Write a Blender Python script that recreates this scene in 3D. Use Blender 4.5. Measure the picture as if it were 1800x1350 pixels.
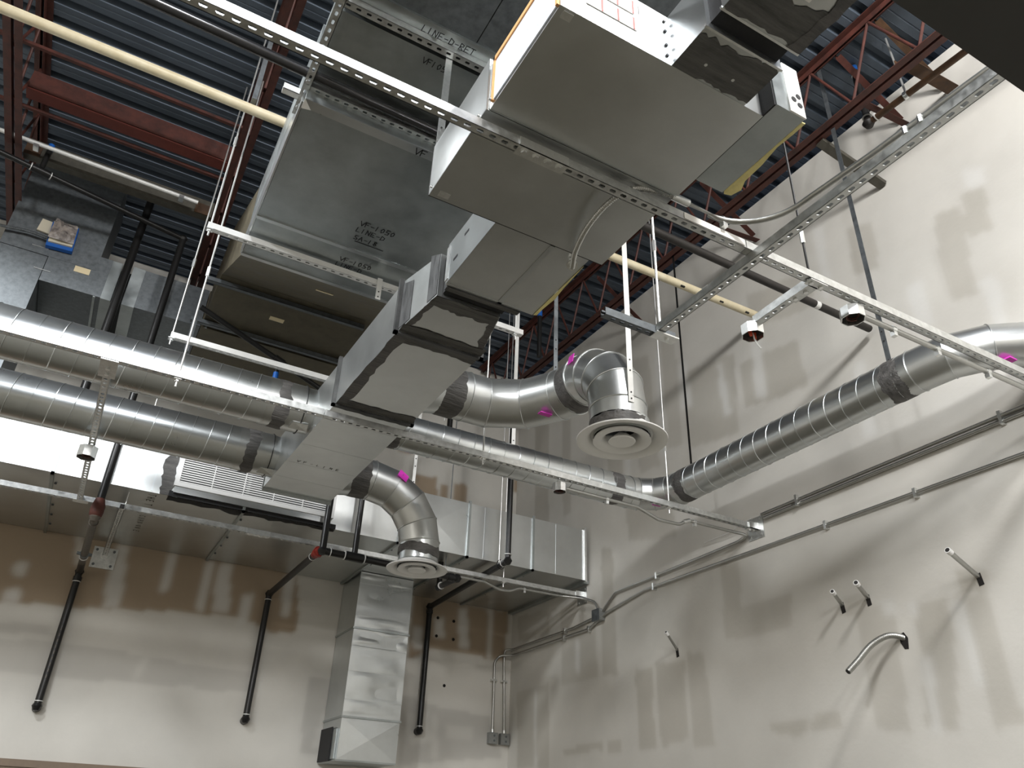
import bpy, math, random
import numpy as np
from mathutils import Vector, Matrix
random.seed(7)
rng = np.random.default_rng(7)
SC = bpy.context.scene
COL = SC.collection
for o in list(bpy.data.objects):
    bpy.data.objects.remove(o)

# ------------------------------------------------------------------ camera
cam_data = bpy.data.cameras.new('camera')
cam_data.sensor_fit = 'HORIZONTAL'
cam_data.sensor_width = 36.0
cam_data.lens = 36.0 * 1380.2 / 1800.0
cam_data.clip_start = 0.05
cam = bpy.data.objects.new('camera', cam_data)
COL.objects.link(cam)
RIGHT_ = Vector((0.872055, -0.488178, 0.034686))
DOWN_ = Vector((0.271444, 0.423484, -0.86428))
FWD_ = Vector((0.407233, 0.763115, 0.501814))
cam.matrix_world = Matrix(((RIGHT_.x, -DOWN_.x, -FWD_.x, 0.0),
                           (RIGHT_.y, -DOWN_.y, -FWD_.y, 0.0),
                           (RIGHT_.z, -DOWN_.z, -FWD_.z, 1.65),
                           (0, 0, 0, 1)))
SC.camera = cam

# ------------------------------------------------------------------ world, exposure, lamps
w = bpy.data.worlds.new('world')
SC.world = w
w.use_nodes = True
w.node_tree.nodes['Background'].inputs[0].default_value = (0.55, 0.65, 0.8, 1)
w.node_tree.nodes['Background'].inputs[1].default_value = 0.5
vs = SC.view_settings
vs.view_transform = 'Standard'
vs.look = 'None'
vs.gamma = 1.0
vs.use_curve_mapping = False
vs.exposure = 0.42

def bay_or_fill_lamp(loc, power, col, cone=None, radius=0.30):
    """high bay lamp or added fill lamp; with a cone it has a reflector that keeps the light below the roof deck"""
    l = bpy.data.lights.new('high_bay_or_fill_lamp', 'SPOT' if cone else 'POINT')
    l.energy = power; l.color = col; l.shadow_soft_size = radius
    if cone:
        l.spot_size = math.radians(cone); l.spot_blend = 0.12
    o = bpy.data.objects.new('high_bay_or_fill_lamp', l)
    COL.objects.link(o); o.location = loc
    return o
# high bay lamps over the room, then unseen fill lamps added left and behind
LAMPS = [
    ((-2.5, 4.1, 6.05), 430, (0.95, 0.98, 1.0), 172),
    ((-0.6, -0.9, 6.4), 330, (0.96, 0.98, 1.0), None),
    ((2.0, -0.6, 6.4), 560, (1.0, 0.985, 0.965), None),
    ((-4.4, -1.2, 5.7), 760, (0.96, 0.98, 1.0), 177),  # unseen fill lamp, added to brighten the far corner of the right wall
    ((-3.4, -4.6, 5.6), 380, (0.96, 0.98, 1.0), 177),  # back row behind the camera: unseen lamps, added as fill
    ((-0.9, -4.6, 5.6), 340, (0.99, 0.98, 0.97), 177),
    ((1.8, -4.6, 5.6), 200, (1.0, 0.98, 0.96), 177),
]
for loc, p, c, cone in LAMPS:
    bay_or_fill_lamp(loc, p, c, cone)

# ------------------------------------------------------------------ materials
def srgb(r, g, b):
    f = lambda c: (c / 255.0 / 12.92) if c <= 10 else ((c / 255.0 + 0.055) / 1.055) ** 2.4
    return (f(r), f(g), f(b), 1.0)

def mat(name, col, rough=0.5, metal=0.0, var=0.0, scale=8.0, rvar=0.0, bump=0.0, bscale=40.0, col2=None, stretch=None, spec=None):
    m = bpy.data.materials.new(name)
    m.use_nodes = True
    nt = m.node_tree
    p = nt.nodes['Principled BSDF']
    p.inputs['Base Color'].default_value = col
    p.inputs['Roughness'].default_value = rough
    p.inputs['Metallic'].default_value = metal
    if spec is not None:
        p.inputs['Specular IOR Level'].default_value = spec
    tc = nt.nodes.new('ShaderNodeTexCoord')
    mp = nt.nodes.new('ShaderNodeMapping')
    geo = nt.nodes.new('ShaderNodeNewGeometry')
    nt.links.new(geo.outputs['Position'], mp.inputs['Vector'])
    if stretch:
        mp.inputs['Scale'].default_value = stretch
    if var > 0 or col2 is not None or rvar > 0:
        n = nt.nodes.new('ShaderNodeTexNoise')
        n.inputs['Scale'].default_value = scale
        n.inputs['Detail'].default_value = 6.0
        n.inputs['Roughness'].default_value = 0.65
        nt.links.new(mp.outputs[0], n.inputs['Vector'])
        r = nt.nodes.new('ShaderNodeValToRGB')
        c2 = col2 if col2 is not None else tuple(min(1, c * (1 - var)) for c in col[:3]) + (1,)
        c1 = col if col2 is not None else tuple(min(1, c * (1 + var)) for c in col[:3]) + (1,)
        r.color_ramp.elements[0].color = c2
        r.color_ramp.elements[1].color = c1
        r.color_ramp.elements[0].position = 0.32
        r.color_ramp.elements[1].position = 0.68
        nt.links.new(n.outputs['Fac'], r.inputs['Fac'])
        nt.links.new(r.outputs['Color'], p.inputs['Base Color'])
        if rvar > 0:
            mr = nt.nodes.new('ShaderNodeMapRange')
            mr.inputs['From Min'].default_value = 0.3
            mr.inputs['From Max'].default_value = 0.7
            mr.inputs['To Min'].default_value = max(0.03, rough - rvar)
            mr.inputs['To Max'].default_value = min(1, rough + rvar)
            nt.links.new(n.outputs['Fac'], mr.inputs['Value'])
            nt.links.new(mr.outputs[0], p.inputs['Roughness'])
    if bump > 0:
        n2 = nt.nodes.new('ShaderNodeTexNoise')
        n2.inputs['Scale'].default_value = bscale
        n2.inputs['Detail'].default_value = 4.0
        nt.links.new(mp.outputs[0], n2.inputs['Vector'])
        b = nt.nodes.new('ShaderNodeBump')
        b.inputs['Strength'].default_value = bump
        b.inputs['Distance'].default_value = 0.02
        nt.links.new(n2.outputs['Fac'], b.inputs['Height'])
        nt.links.new(b.outputs['Normal'], p.inputs['Normal'])
    return m

M = {}
M['galv'] = mat('galvanized_sheet', (0.60, 0.615, 0.61, 1), 0.34, 0.95, 0.07, 2.5, 0.03)
M['galv_spiral'] = mat('galvanized_spiral', (0.62, 0.645, 0.65, 1), 0.29, 0.96, 0.06, 3.0, 0.02)
M['galv_old'] = mat('dull_galvanized', (0.17, 0.185, 0.195, 1), 0.55, 0.8, 0.22, 26.0, 0.08, 0.05, 20.0)
M['galv_dark'] = mat('shop_galvanized', (0.40, 0.43, 0.43, 1), 0.38, 0.92, 0.16, 4.0, 0.10, 0.05, 4.0)
M['strut'] = mat('zinc_strut', (0.62, 0.63, 0.62, 1), 0.40, 0.97, 0.16, 30.0, 0.10, 0.04, 60.0)
M['zinc'] = mat('bright_zinc', (0.78, 0.79, 0.78, 1), 0.35, 1.0, 0.08, 40.0)
M['rod'] = mat('plated_rod', (0.80, 0.80, 0.78, 1), 0.42, 0.85, 0.05, 60.0)
M['emt'] = mat('conduit_steel', (0.46, 0.46, 0.44, 1), 0.38, 0.95, 0.06, 20.0)
M['rust'] = mat('red_oxide_primer', srgb(88, 46, 37), 0.6, 0.0, 0.0, 9.0, 0.0, 0.06, 50.0, col2=srgb(58, 32, 27))
M['rust_bright'] = mat('fresh_red_oxide', srgb(96, 42, 33), 0.6, 0.0, 0.15, 6.0)
M['oldsteel'] = mat('brown_angle_steel', srgb(92, 66, 44), 0.6, 0.2, 0.0, 12.0, col2=srgb(58, 42, 30))
M['deck'] = mat('roof_deck_steel', srgb(88, 98, 110), 0.5, 0.35, 0.10, 3.0, 0.06)
M['black'] = mat('black_iron_pipe', (0.012, 0.012, 0.012, 1), 0.34, 0.0, 0.0, 30.0, 0.06, 0.02, 80.0, col2=(0.014, 0.0135, 0.013, 1), spec=0.35)
M['blackgloss'] = mat('shiny_black_pipe', (0.05, 0.05, 0.052, 1), 0.2, 0.6, 0.1, 20.0)
M['blackscuff'] = mat('scuffed_black_pipe', (0.022, 0.018, 0.015, 1), 0.5, 0.0, 0.0, 45.0, 0.0, 0.03, 60.0, col2=(0.013, 0.011, 0.01, 1))
M['greypipe'] = mat('weathered_pipe', srgb(96, 90, 82), 0.55, 0.3, 0.18, 30.0)
M['rustpipe'] = mat('rusty_fitting', srgb(84, 44, 36), 0.6, 0.1, 0.25, 30.0)
M['redfit'] = mat('red_fitting', srgb(128, 30, 18), 0.5, 0.0, 0.2, 40.0)
M['pvc'] = mat('cream_pvc', srgb(222, 212, 184), 0.42, 0.0, 0.0, 7.0, 0.0, 0.0, 1, col2=srgb(202, 188, 154))
M['white'] = mat('white_enamel', (0.84, 0.84, 0.83, 1), 0.42)
M['whitesteel'] = mat('white_strap', (0.74, 0.74, 0.72, 1), 0.45, 0.2, 0.05, 20.0)
M['mastic'] = mat('grey_duct_sealant', srgb(100, 98, 96), 0.5, 0.0, 0.0, 9.0, 0.1, 0.35, 30.0, col2=srgb(60, 59, 58), stretch=(0.6, 3.0, 3.0))
M['mastic_x'] = mat('grey_sealant_brushed', srgb(100, 99, 96), 0.5, 0.2, 0.0, 9.0, 0.1, 0.35, 26.0, col2=srgb(58, 58, 56), stretch=(0.5, 4.0, 1.0))
M['mastic_wash'] = mat('thin_grey_sealant', srgb(96, 97, 97), 0.45, 0.4, 0.0, 8.0, 0.1, 0.1, 20.0, col2=srgb(66, 67, 68), stretch=(1.0, 3.0, 1.0))
M['flex'] = mat('black_canvas', (0.008, 0.008, 0.009, 1), 0.7, 0.0, 0.1, 60.0, 0.0, 0.1, 200.0)
M['pink'] = mat('pink_sticker', srgb(206, 56, 178), 0.5)
M['cream'] = mat('cream_sticker', srgb(222, 206, 168), 0.6)
M['paper'] = mat('white_paper', srgb(240, 238, 234), 0.6)
M['greyprint'] = mat('grey_print', srgb(190, 186, 186), 0.6)
M['redprint'] = mat('red_print', srgb(196, 72, 66), 0.6)
M['ink'] = mat('black_marker', (0.012, 0.012, 0.014, 1), 0.5)
M['inkfaint'] = mat('faint_stencil', srgb(62, 58, 50), 0.6)
M['card'] = mat('orange_cardboard', srgb(214, 160, 104), 0.7, 0.0, 0.06, 20.0)
M['filter'] = mat('filter_fleece', srgb(222, 226, 232), 0.9, 0.0, 0.0, 22.0, 0.0, 0.2, 60.0, col2=srgb(188, 194, 204))
M['foil'] = mat('yellow_insulation', srgb(226, 214, 150), 0.7, 0.0, 0.1, 20.0, 0.0, 0.2, 40.0)
M['blue'] = mat('blue_plastic', srgb(24, 92, 176), 0.45)
M['plastic_wrap'] = mat('dusty_plastic_wrap', srgb(168, 158, 150), 0.3, 0.0, 0.0, 18.0, 0.1, 0.5, 30.0, col2=srgb(110, 104, 104))
M['beige'] = mat('beige_plastic', srgb(206, 198, 178), 0.5)
M['box'] = mat('grey_steel_box', srgb(150, 152, 150), 0.45, 0.6, 0.08, 30.0)
M['darkbox'] = mat('dark_box_inside', (0.02, 0.018, 0.017, 1), 0.7)
M['orange'] = mat('orange_wire_nut', srgb(206, 74, 40), 0.5)
M['hole'] = mat('dark_wall_hole', (0.012, 0.01, 0.009, 1), 0.9)
M['galv_shaded'] = mat('shaded_brown_galvanized', srgb(108, 101, 84), 0.55, 0.6, 0.0, 7.0, 0.1, 0.05, 12.0, col2=srgb(80, 75, 62))  # shade and brown floor reflection put into the colour of the rear ducts
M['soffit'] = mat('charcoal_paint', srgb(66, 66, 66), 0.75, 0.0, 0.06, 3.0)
M['concrete'] = mat('concrete_floor', srgb(82, 77, 64), 0.6, 0.0, 0.15, 1.5)
M['plainwall'] = mat('far_drywall', srgb(196, 190, 180), 0.8, 0.0, 0.06, 2.0)
M['brown'] = mat('brown_door_head', srgb(120, 104, 88), 0.6, 0.0, 0.1, 10.0)
M['beam'] = mat('grey_channel', srgb(88, 85, 77), 0.55, 0.4, 0.2, 14.0)

def wall_material():
    m = bpy.data.materials.new('taped_drywall')
    m.use_nodes = True
    nt = m.node_tree
    p = nt.nodes['Principled BSDF']
    p.inputs['Roughness'].default_value = 0.82
    a = nt.nodes.new('ShaderNodeVertexColor'); a.layer_name = 'mud'
    geo = nt.nodes.new('ShaderNodeNewGeometry')
    n = nt.nodes.new('ShaderNodeTexNoise')
    n.inputs['Scale'].default_value = 2.2; n.inputs['Detail'].default_value = 7
    nt.links.new(geo.outputs['Position'], n.inputs['Vector'])
    r = nt.nodes.new('ShaderNodeValToRGB')
    r.color_ramp.elements[0].position = 0.3; r.color_ramp.elements[1].position = 0.7
    r.color_ramp.elements[0].color = (0.90, 0.90, 0.90, 1); r.color_ramp.elements[1].color = (1.0, 1.0, 1.0, 1)
    nt.links.new(n.outputs['Fac'], r.inputs['Fac'])
    mx = nt.nodes.new('ShaderNodeMix'); mx.data_type = 'RGBA'; mx.blend_type = 'MULTIPLY'
    mx.inputs['Factor'].default_value = 1.0
    nt.links.new(a.outputs['Color'], mx.inputs['A']); nt.links.new(r.outputs['Color'], mx.inputs['B'])
    nt.links.new(mx.outputs['Result'], p.inputs['Base Color'])
    n2 = nt.nodes.new('ShaderNodeTexNoise'); n2.inputs['Scale'].default_value = 30
    nt.links.new(geo.outputs['Position'], n2.inputs['Vector'])
    b = nt.nodes.new('ShaderNodeBump'); b.inputs['Strength'].default_value = 0.05; b.inputs['Distance'].default_value = 0.02
    nt.links.new(n2.outputs['Fac'], b.inputs['Height']); nt.links.new(b.outputs['Normal'], p.inputs['Normal'])
    return m
M['wall'] = wall_material()

# ------------------------------------------------------------------ mesh helpers
WL = {}                                    # world location of every object built
class MB:
    def __init__(s): s.v = []; s.f = []
    def add(s, vs_, fs_):
        b = len(s.v); s.v += [tuple(v) for v in vs_]; s.f += [tuple(i + b for i in f) for f in fs_]; return s
    def hexa(s, p):                        # 8 points: bottom loop then top loop
        return s.add(p, [(3, 2, 1, 0), (4, 5, 6, 7), (0, 1, 5, 4), (1, 2, 6, 5), (2, 3, 7, 6), (3, 0, 4, 7)])
    def box(s, a, b):
        x0, y0, z0 = [min(p, q) for p, q in zip(a, b)]; x1, y1, z1 = [max(p, q) for p, q in zip(a, b)]
        return s.hexa([(x0, y0, z0), (x1, y0, z0), (x1, y1, z0), (x0, y1, z0), (x0, y0, z1), (x1, y0, z1), (x1, y1, z1), (x0, y1, z1)])
    def frame(s, d, up=None):
        d = Vector(d).normalized()
        u = Vector(up) if up is not None else (Vector((0, 0, 1)) if abs(d.z) < 0.9 else Vector((0, 1, 0)))
        a = d.cross(u).normalized(); b = a.cross(d).normalized()
        return d, a, b
    def beam(s, p, q, w, h, up=None):
        p = Vector(p); q = Vector(q); d, a, b = s.frame(q - p, up)
        c = [a * w / 2 * i + b * h / 2 * j for i, j in ((-1, -1), (1, -1), (1, 1), (-1, 1))]
        return s.hexa([p + x for x in c] + [q + x for x in c])
    def cyl(s, p, q, r, r2=None, n=16, caps=True):
        p = Vector(p); q = Vector(q); r2 = r if r2 is None else r2
        d, a, b = s.frame(q - p); vs_ = []
        for c, rr in ((p, r), (q, r2)):
            for k in range(n):
                t = 2 * math.pi * k / n; vs_.append(c + (a * math.cos(t) + b * math.sin(t)) * rr)
        fs = [(k, (k + 1) % n, n + (k + 1) % n, n + k) for k in range(n)]
        if caps: fs += [tuple(range(n - 1, -1, -1)), tuple(range(n, 2 * n))]
        return s.add(vs_, fs)
    def tube(s, pts, r, n=10, caps=True, rad=None):
        pts = [Vector(p) for p in pts]; m = len(pts)
        t0 = (pts[1] - pts[0]).normalized(); _, a, b = s.frame(t0); vs_ = []
        prev = t0
        for i, p in enumerate(pts):
            if i == 0: t = t0
            elif i == m - 1: t = (pts[-1] - pts[-2]).normalized()
            else:
                t = ((pts[i + 1] - p).normalized() + (p - pts[i - 1]).normalized()).normalized()
            q = prev.rotation_difference(t); a = q @ a; b = q @ b; prev = t
            rr = r if rad is None else rad[i]
            for k in range(n):
                u = 2 * math.pi * k / n; vs_.append(p + (a * math.cos(u) + b * math.sin(u)) * rr)
        fs = [(i * n + k, i * n + (k + 1) % n, (i + 1) * n + (k + 1) % n, (i + 1) * n + k) for i in range(m - 1) for k in range(n)]
        if caps: fs += [tuple(range(n - 1, -1, -1)), tuple(range((m - 1) * n, m * n))]
        return s.add(vs_, fs)
    def lathe(s, prof, c, n=48, axis=(0, 0, 1)):
        c = Vector(c); d, a, b = s.frame(axis); vs_ = []
        for r, h in prof:
            for k in range(n):
                t = 2 * math.pi * k / n; vs_.append(c + d * h + (a * math.cos(t) + b * math.sin(t)) * r)
        fs = [(i * n + k, i * n + (k + 1) % n, (i + 1) * n + (k + 1) % n, (i + 1) * n + k) for i in range(len(prof) - 1) for k in range(n)]
        return s.add(vs_, fs)
    def poly(s, pts, off):                 # flat outline with a little thickness
        off = Vector(off); n = len(pts); pts = [Vector(p) for p in pts]
        return s.add(pts + [p + off for p in pts], [tuple(range(n)), tuple(range(2 * n - 1, n - 1, -1))] + [(i, n + i, n + (i + 1) % n, (i + 1) % n) for i in range(n)])

def mesh_of(name, mb, m, smooth=38):
    me = bpy.data.meshes.new(name)
    vs_ = np.array([tuple(v) for v in mb.v], float)
    c = (vs_.min(0) + vs_.max(0)) / 2
    me.from_pydata([tuple(v - c) for v in vs_], [], mb.f)
    me.materials.append(M[m] if isinstance(m, str) else m)
    me.update()
    import bmesh
    bm = bmesh.new(); bm.from_mesh(me); bmesh.ops.recalc_face_normals(bm, faces=bm.faces[:]); bm.to_mesh(me); bm.free()
    if smooth:
        for p in me.polygons: p.use_smooth = True
        me.set_sharp_from_angle(angle=math.radians(smooth))
    return me, Vector(c)

def link(o, loc, parent):
    COL.objects.link(o)
    o.location = loc
    WL[o.name] = Vector(loc)
    if parent is not None:
        o.parent = parent
        o.matrix_parent_inverse = Matrix.Translation(-WL[parent.name])
    return o

def obj(name, mb, m, parent=None, label=None, cat=None, group=None, kind=None, smooth=38):
    me, c = mesh_of(name, mb, m, smooth)
    o = link(bpy.data.objects.new(name, me), c, parent)
    return tag(o, label, cat, group, kind)

def inst(name, me, loc, parent, rot=None):
    o = link(bpy.data.objects.new(name, me), loc, parent)
    if rot is not None: o.rotation_euler = rot
    return o

def tag(o, label=None, cat=None, group=None, kind=None):
    if label: o['label'] = label
    if cat: o['category'] = cat
    if group: o['group'] = group
    if kind: o['kind'] = kind
    return o

def thing(name, loc, label, cat, group=None):
    o = bpy.data.objects.new(name, None)
    o.empty_display_size = 0.1
    link(o, Vector(loc), None)
    return tag(o, label, cat, group)

def arc(c, u, v, r, a0, a1, n=8):          # points of an arc in the plane (u, v)
    c = Vector(c); u = Vector(u); v = Vector(v)
    return [c + u * r * math.cos(a0 + (a1 - a0) * k / n) + v * r * math.sin(a0 + (a1 - a0) * k / n) for k in range(n + 1)]

def fillet(pts, r, n=5):                   # round the corners of a polyline
    pts = [Vector(p) for p in pts]; out = [pts[0]]
    for i in range(1, len(pts) - 1):
        a = (pts[i - 1] - pts[i]); b = (pts[i + 1] - pts[i]); la, lb = a.length, b.length
        a.normalize(); b.normalize()
        ang = a.angle(b); d = min(r / max(math.tan(ang / 2), 1e-3), la * 0.48, lb * 0.48)
        p0 = pts[i] + a * d; p1 = pts[i] + b * d
        for k in range(n + 1):
            t = k / n; out.append(p0 * (1 - t) ** 2 + pts[i] * 2 * t * (1 - t) + p1 * t * t)
    out.append(pts[-1]); return out

def roof_z(y): return 7.05 + 0.022 * (y - 3.0)

# outlines of joint compound and bare paper on the two walls: (x, z) on the back wall, (y, z) on the right wall
BACK = {
 'tan': [[(-0.83, 4.03), (0.67, 4.02), (1.92, 4.05), (1.99, 3.82), (2.04, 3.41), (1.81, 3.39), (1.45, 3.48), (0.60, 3.42), (0.12, 3.37), (-0.60, 3.31)], [(-1.10, 4.04), (-0.83, 4.03), (-0.60, 3.31), (-0.86, 3.31)], [(3.28, 4.04), (4.49, 4.00), (4.49, 3.43), (4.13, 3.43), (3.56, 3.45), (3.28, 3.29)], [(3.13, 5.44), (3.45, 5.45), (3.46, 5.17), (3.29, 5.20), (3.16, 5.21)], [(3.50, 5.40), (3.60, 5.40), (3.60, 5.13), (3.50, 5.14)], [(3.69, 5.46), (3.84, 5.47), (3.85, 5.20), (3.69, 5.22)], [(2.88, 5.82), (3.06, 5.83), (3.07, 5.67), (2.89, 5.67)], [(4.52, 5.80), (4.70, 5.81), (4.70, 5.53), (4.53, 5.53)]],
 'mud': [[(0.20, 3.99), (0.29, 4.00), (0.35, 3.40), (0.22, 3.38)], [(0.66, 3.99), (0.73, 4.01), (0.72, 3.62), (0.65, 3.61)], [(1.01, 3.98), (1.10, 4.00), (1.10, 3.49), (1.04, 3.48)], [(1.16, 3.98), (1.30, 4.00), (1.31, 3.50), (1.17, 3.50)], [(1.44, 3.71), (1.54, 3.73), (1.53, 3.42), (1.44, 3.40)], [(-0.59, 3.66), (-0.48, 3.68), (-0.47, 3.55), (-0.56, 3.55)], [(-0.59, 3.43), (-0.47, 3.45), (-0.44, 3.34), (-0.58, 3.31)], [(-0.17, 4.01), (-0.11, 4.02), (-0.07, 3.75), (-0.13, 3.74)], [(3.85, 3.95), (3.96, 3.97), (4.01, 3.48), (3.88, 3.47)], [(4.23, 4.00), (4.30, 4.01), (4.31, 3.43), (4.25, 3.42)], [(3.31, 3.65), (3.45, 3.67), (3.47, 3.42), (3.33, 3.42)], [(3.55, 3.79), (3.67, 3.81), (3.71, 3.58), (3.59, 3.56)], [(1.82, 3.97), (1.93, 3.99), (1.92, 3.55), (1.86, 3.54)]],
 'grey': [[(-0.75, 2.99), (-0.50, 2.99), (-0.06, 3.04), (0.71, 3.00), (1.66, 2.99), (1.70, 2.79), (0.96, 2.78), (0.02, 2.74), (-0.41, 2.73), (-0.67, 2.73)], [(2.26, 2.99), (2.71, 3.00), (2.69, 2.30), (2.26, 2.30)], [(3.22, 2.94), (3.62, 2.87), (4.31, 2.82), (4.49, 2.43), (3.29, 2.27)], [(-0.80, 3.13), (-0.15, 3.17), (-0.12, 3.08), (-0.77, 3.04)]],
 'mud2': [[(2.46, 2.70), (2.51, 2.70), (2.45, 2.36), (2.36, 2.35)], [(3.33, 2.75), (3.56, 2.78), (3.64, 2.53), (3.40, 2.47)], [(3.79, 2.68), (4.12, 2.70), (4.12, 2.57), (3.80, 2.56)], [(3.62, 2.76), (3.69, 2.76), (3.72, 2.37), (3.64, 2.36)], [(0.66, 3.00), (0.74, 2.99), (0.67, 2.78), (0.63, 2.79)]],
}
RIGHT = {
 'grey': [[(7.23, 3.85), (6.58, 3.81), (6.56, 3.02), (7.19, 3.03)], [(6.47, 4.29), (6.27, 4.24), (6.22, 3.00), (6.47, 3.03)], [(8.17, 3.93), (7.47, 3.85), (7.46, 3.58), (8.14, 3.62)], [(8.14, 3.10), (7.45, 3.09), (7.43, 2.27), (8.09, 2.30)], [(5.96, 3.02), (5.71, 2.99), (5.72, 2.36), (5.96, 2.36)], [(5.67, 3.02), (5.29, 3.00), (5.31, 2.39), (5.65, 2.36)], [(5.25, 3.06), (5.04, 3.02), (5.00, 2.34), (5.25, 2.33)], [(7.17, 2.43), (6.49, 2.46), (6.49, 2.40), (7.12, 2.37)], [(6.42, 2.47), (6.21, 2.46), (6.21, 2.37), (6.42, 2.37)], [(4.75, 3.68), (4.53, 3.67), (4.62, 3.07), (4.78, 3.08)], [(3.54, 3.05), (3.23, 3.08), (3.31, 2.29), (3.54, 2.33)], [(3.09, 3.03), (2.87, 3.00), (2.98, 2.29), (3.20, 2.30)], [(2.79, 2.98), (2.62, 2.96), (2.62, 2.29), (2.79, 2.29)], [(4.68, 3.30), (4.06, 3.30), (4.10, 3.06), (4.69, 3.06)], [(4.42, 2.44), (4.07, 2.44), (4.09, 2.36), (4.19, 2.34), (4.42, 2.38)], [(4.04, 2.44), (3.80, 2.44), (3.81, 2.35), (4.06, 2.36)], [(3.62, 3.17), (3.41, 3.16), (3.44, 3.03), (3.60, 3.04)], [(2.78, 3.14), (2.59, 3.11), (2.63, 2.98), (2.78, 3.00)], [(6.33, 6.37), (6.06, 6.31), (6.04, 4.79), (6.29, 4.82)], [(5.90, 6.23), (5.51, 6.13), (5.44, 4.82), (5.75, 4.85)], [(5.31, 6.20), (5.08, 6.14), (5.09, 4.93), (5.30, 4.95)], [(2.07, 5.60), (1.92, 5.55), (1.95, 5.22), (2.12, 5.25)], [(2.29, 5.59), (2.10, 5.51), (2.17, 4.81), (2.35, 4.88)], [(7.25, 7.10), (7.05, 7.04), (7.00, 4.85), (7.18, 4.87)], [(7.87, 6.30), (7.51, 6.14), (7.48, 4.59), (7.81, 4.68)], [(2.95, 5.98), (2.75, 5.91), (2.78, 5.46), (2.97, 5.53)], [(4.09, 6.02), (3.40, 5.82), (3.40, 5.47), (4.08, 5.64)], [(4.26, 5.38), (3.63, 5.26), (3.59, 4.82), (4.27, 4.92)], [(5.01, 5.66), (4.32, 5.52), (4.37, 4.74), (4.98, 4.82)], [(6.00, 4.66), (5.31, 4.37), (5.26, 4.08), (5.98, 4.23)], [(8.08, 7.64), (7.26, 7.55), (7.05, 6.34), (7.96, 6.59)]],
 'mud': [[(5.95, 6.25), (5.90, 6.23), (5.91, 4.63), (6.02, 4.66)], [(5.08, 5.80), (4.95, 5.77), (4.92, 5.25), (5.05, 5.27)], [(4.10, 5.53), (4.00, 5.50), (4.02, 4.92), (4.13, 4.94)], [(4.54, 5.52), (4.47, 5.51), (4.42, 4.93), (4.51, 4.96)], [(2.15, 4.91), (2.04, 4.90), (2.04, 4.54), (2.12, 4.51)], [(3.26, 6.21), (3.17, 6.17), (3.23, 5.48), (3.31, 5.50)], [(2.63, 5.17), (2.49, 5.16), (2.49, 4.77), (2.62, 4.77)], [(2.02, 5.79), (1.89, 5.73), (1.90, 5.56), (2.04, 5.63)], [(3.14, 2.71), (3.08, 2.72), (3.08, 2.28), (3.16, 2.29)], [(2.86, 2.97), (2.79, 2.98), (2.78, 2.50), (2.84, 2.50)], [(3.31, 3.10), (3.21, 3.08), (3.24, 2.97), (3.33, 2.99)], [(3.13, 3.06), (3.07, 3.03), (3.09, 2.93), (3.15, 2.96)], [(5.41, 6.11), (5.34, 6.09), (5.33, 4.90), (5.41, 4.92)], [(3.16, 4.80), (3.06, 4.80), (3.08, 4.20), (3.19, 4.20)], [(6.96, 3.45), (6.89, 3.44), (6.86, 3.10), (6.93, 3.11)], [(7.74, 3.07), (7.70, 3.07), (7.67, 2.29), (7.71, 2.30)]],
}

# ------------------------------------------------------------------ room shell
XR, YB = 4.56, 8.30
XL, YF = -7.0, -9.0
def in_poly(px, py, q):
    c = np.zeros(px.shape, bool); n = len(q)
    for i in range(n):
        x0, y0 = q[i]; x1, y1 = q[(i + 1) % n]
        cond = (y0 > py) != (y1 > py)
        with np.errstate(divide='ignore', invalid='ignore'):
            c ^= cond & (px < (x1 - x0) * (py - y0) / (y1 - y0 + 1e-12) + x0)
    return c
def smooth_noise(shape, cells, seed):
    r = np.random.default_rng(seed); g = r.standard_normal((cells[0] + 2, cells[1] + 2))
    u = np.linspace(0, cells[0], shape[0]); v = np.linspace(0, cells[1], shape[1])
    i = u.astype(int); j = v.astype(int); fu = (u - i)[:, None]; fv = (v - j)[None, :]
    fu = fu * fu * (3 - 2 * fu); fv = fv * fv * (3 - 2 * fv)
    G = lambda a, b: g[np.ix_(np.minimum(a, cells[0] + 1), np.minimum(b, cells[1] + 1))]
    return G(i, j) * (1 - fu) * (1 - fv) + G(i + 1, j) * fu * (1 - fv) + G(i, j + 1) * (1 - fu) * fv + G(i + 1, j + 1) * fu * fv

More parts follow.
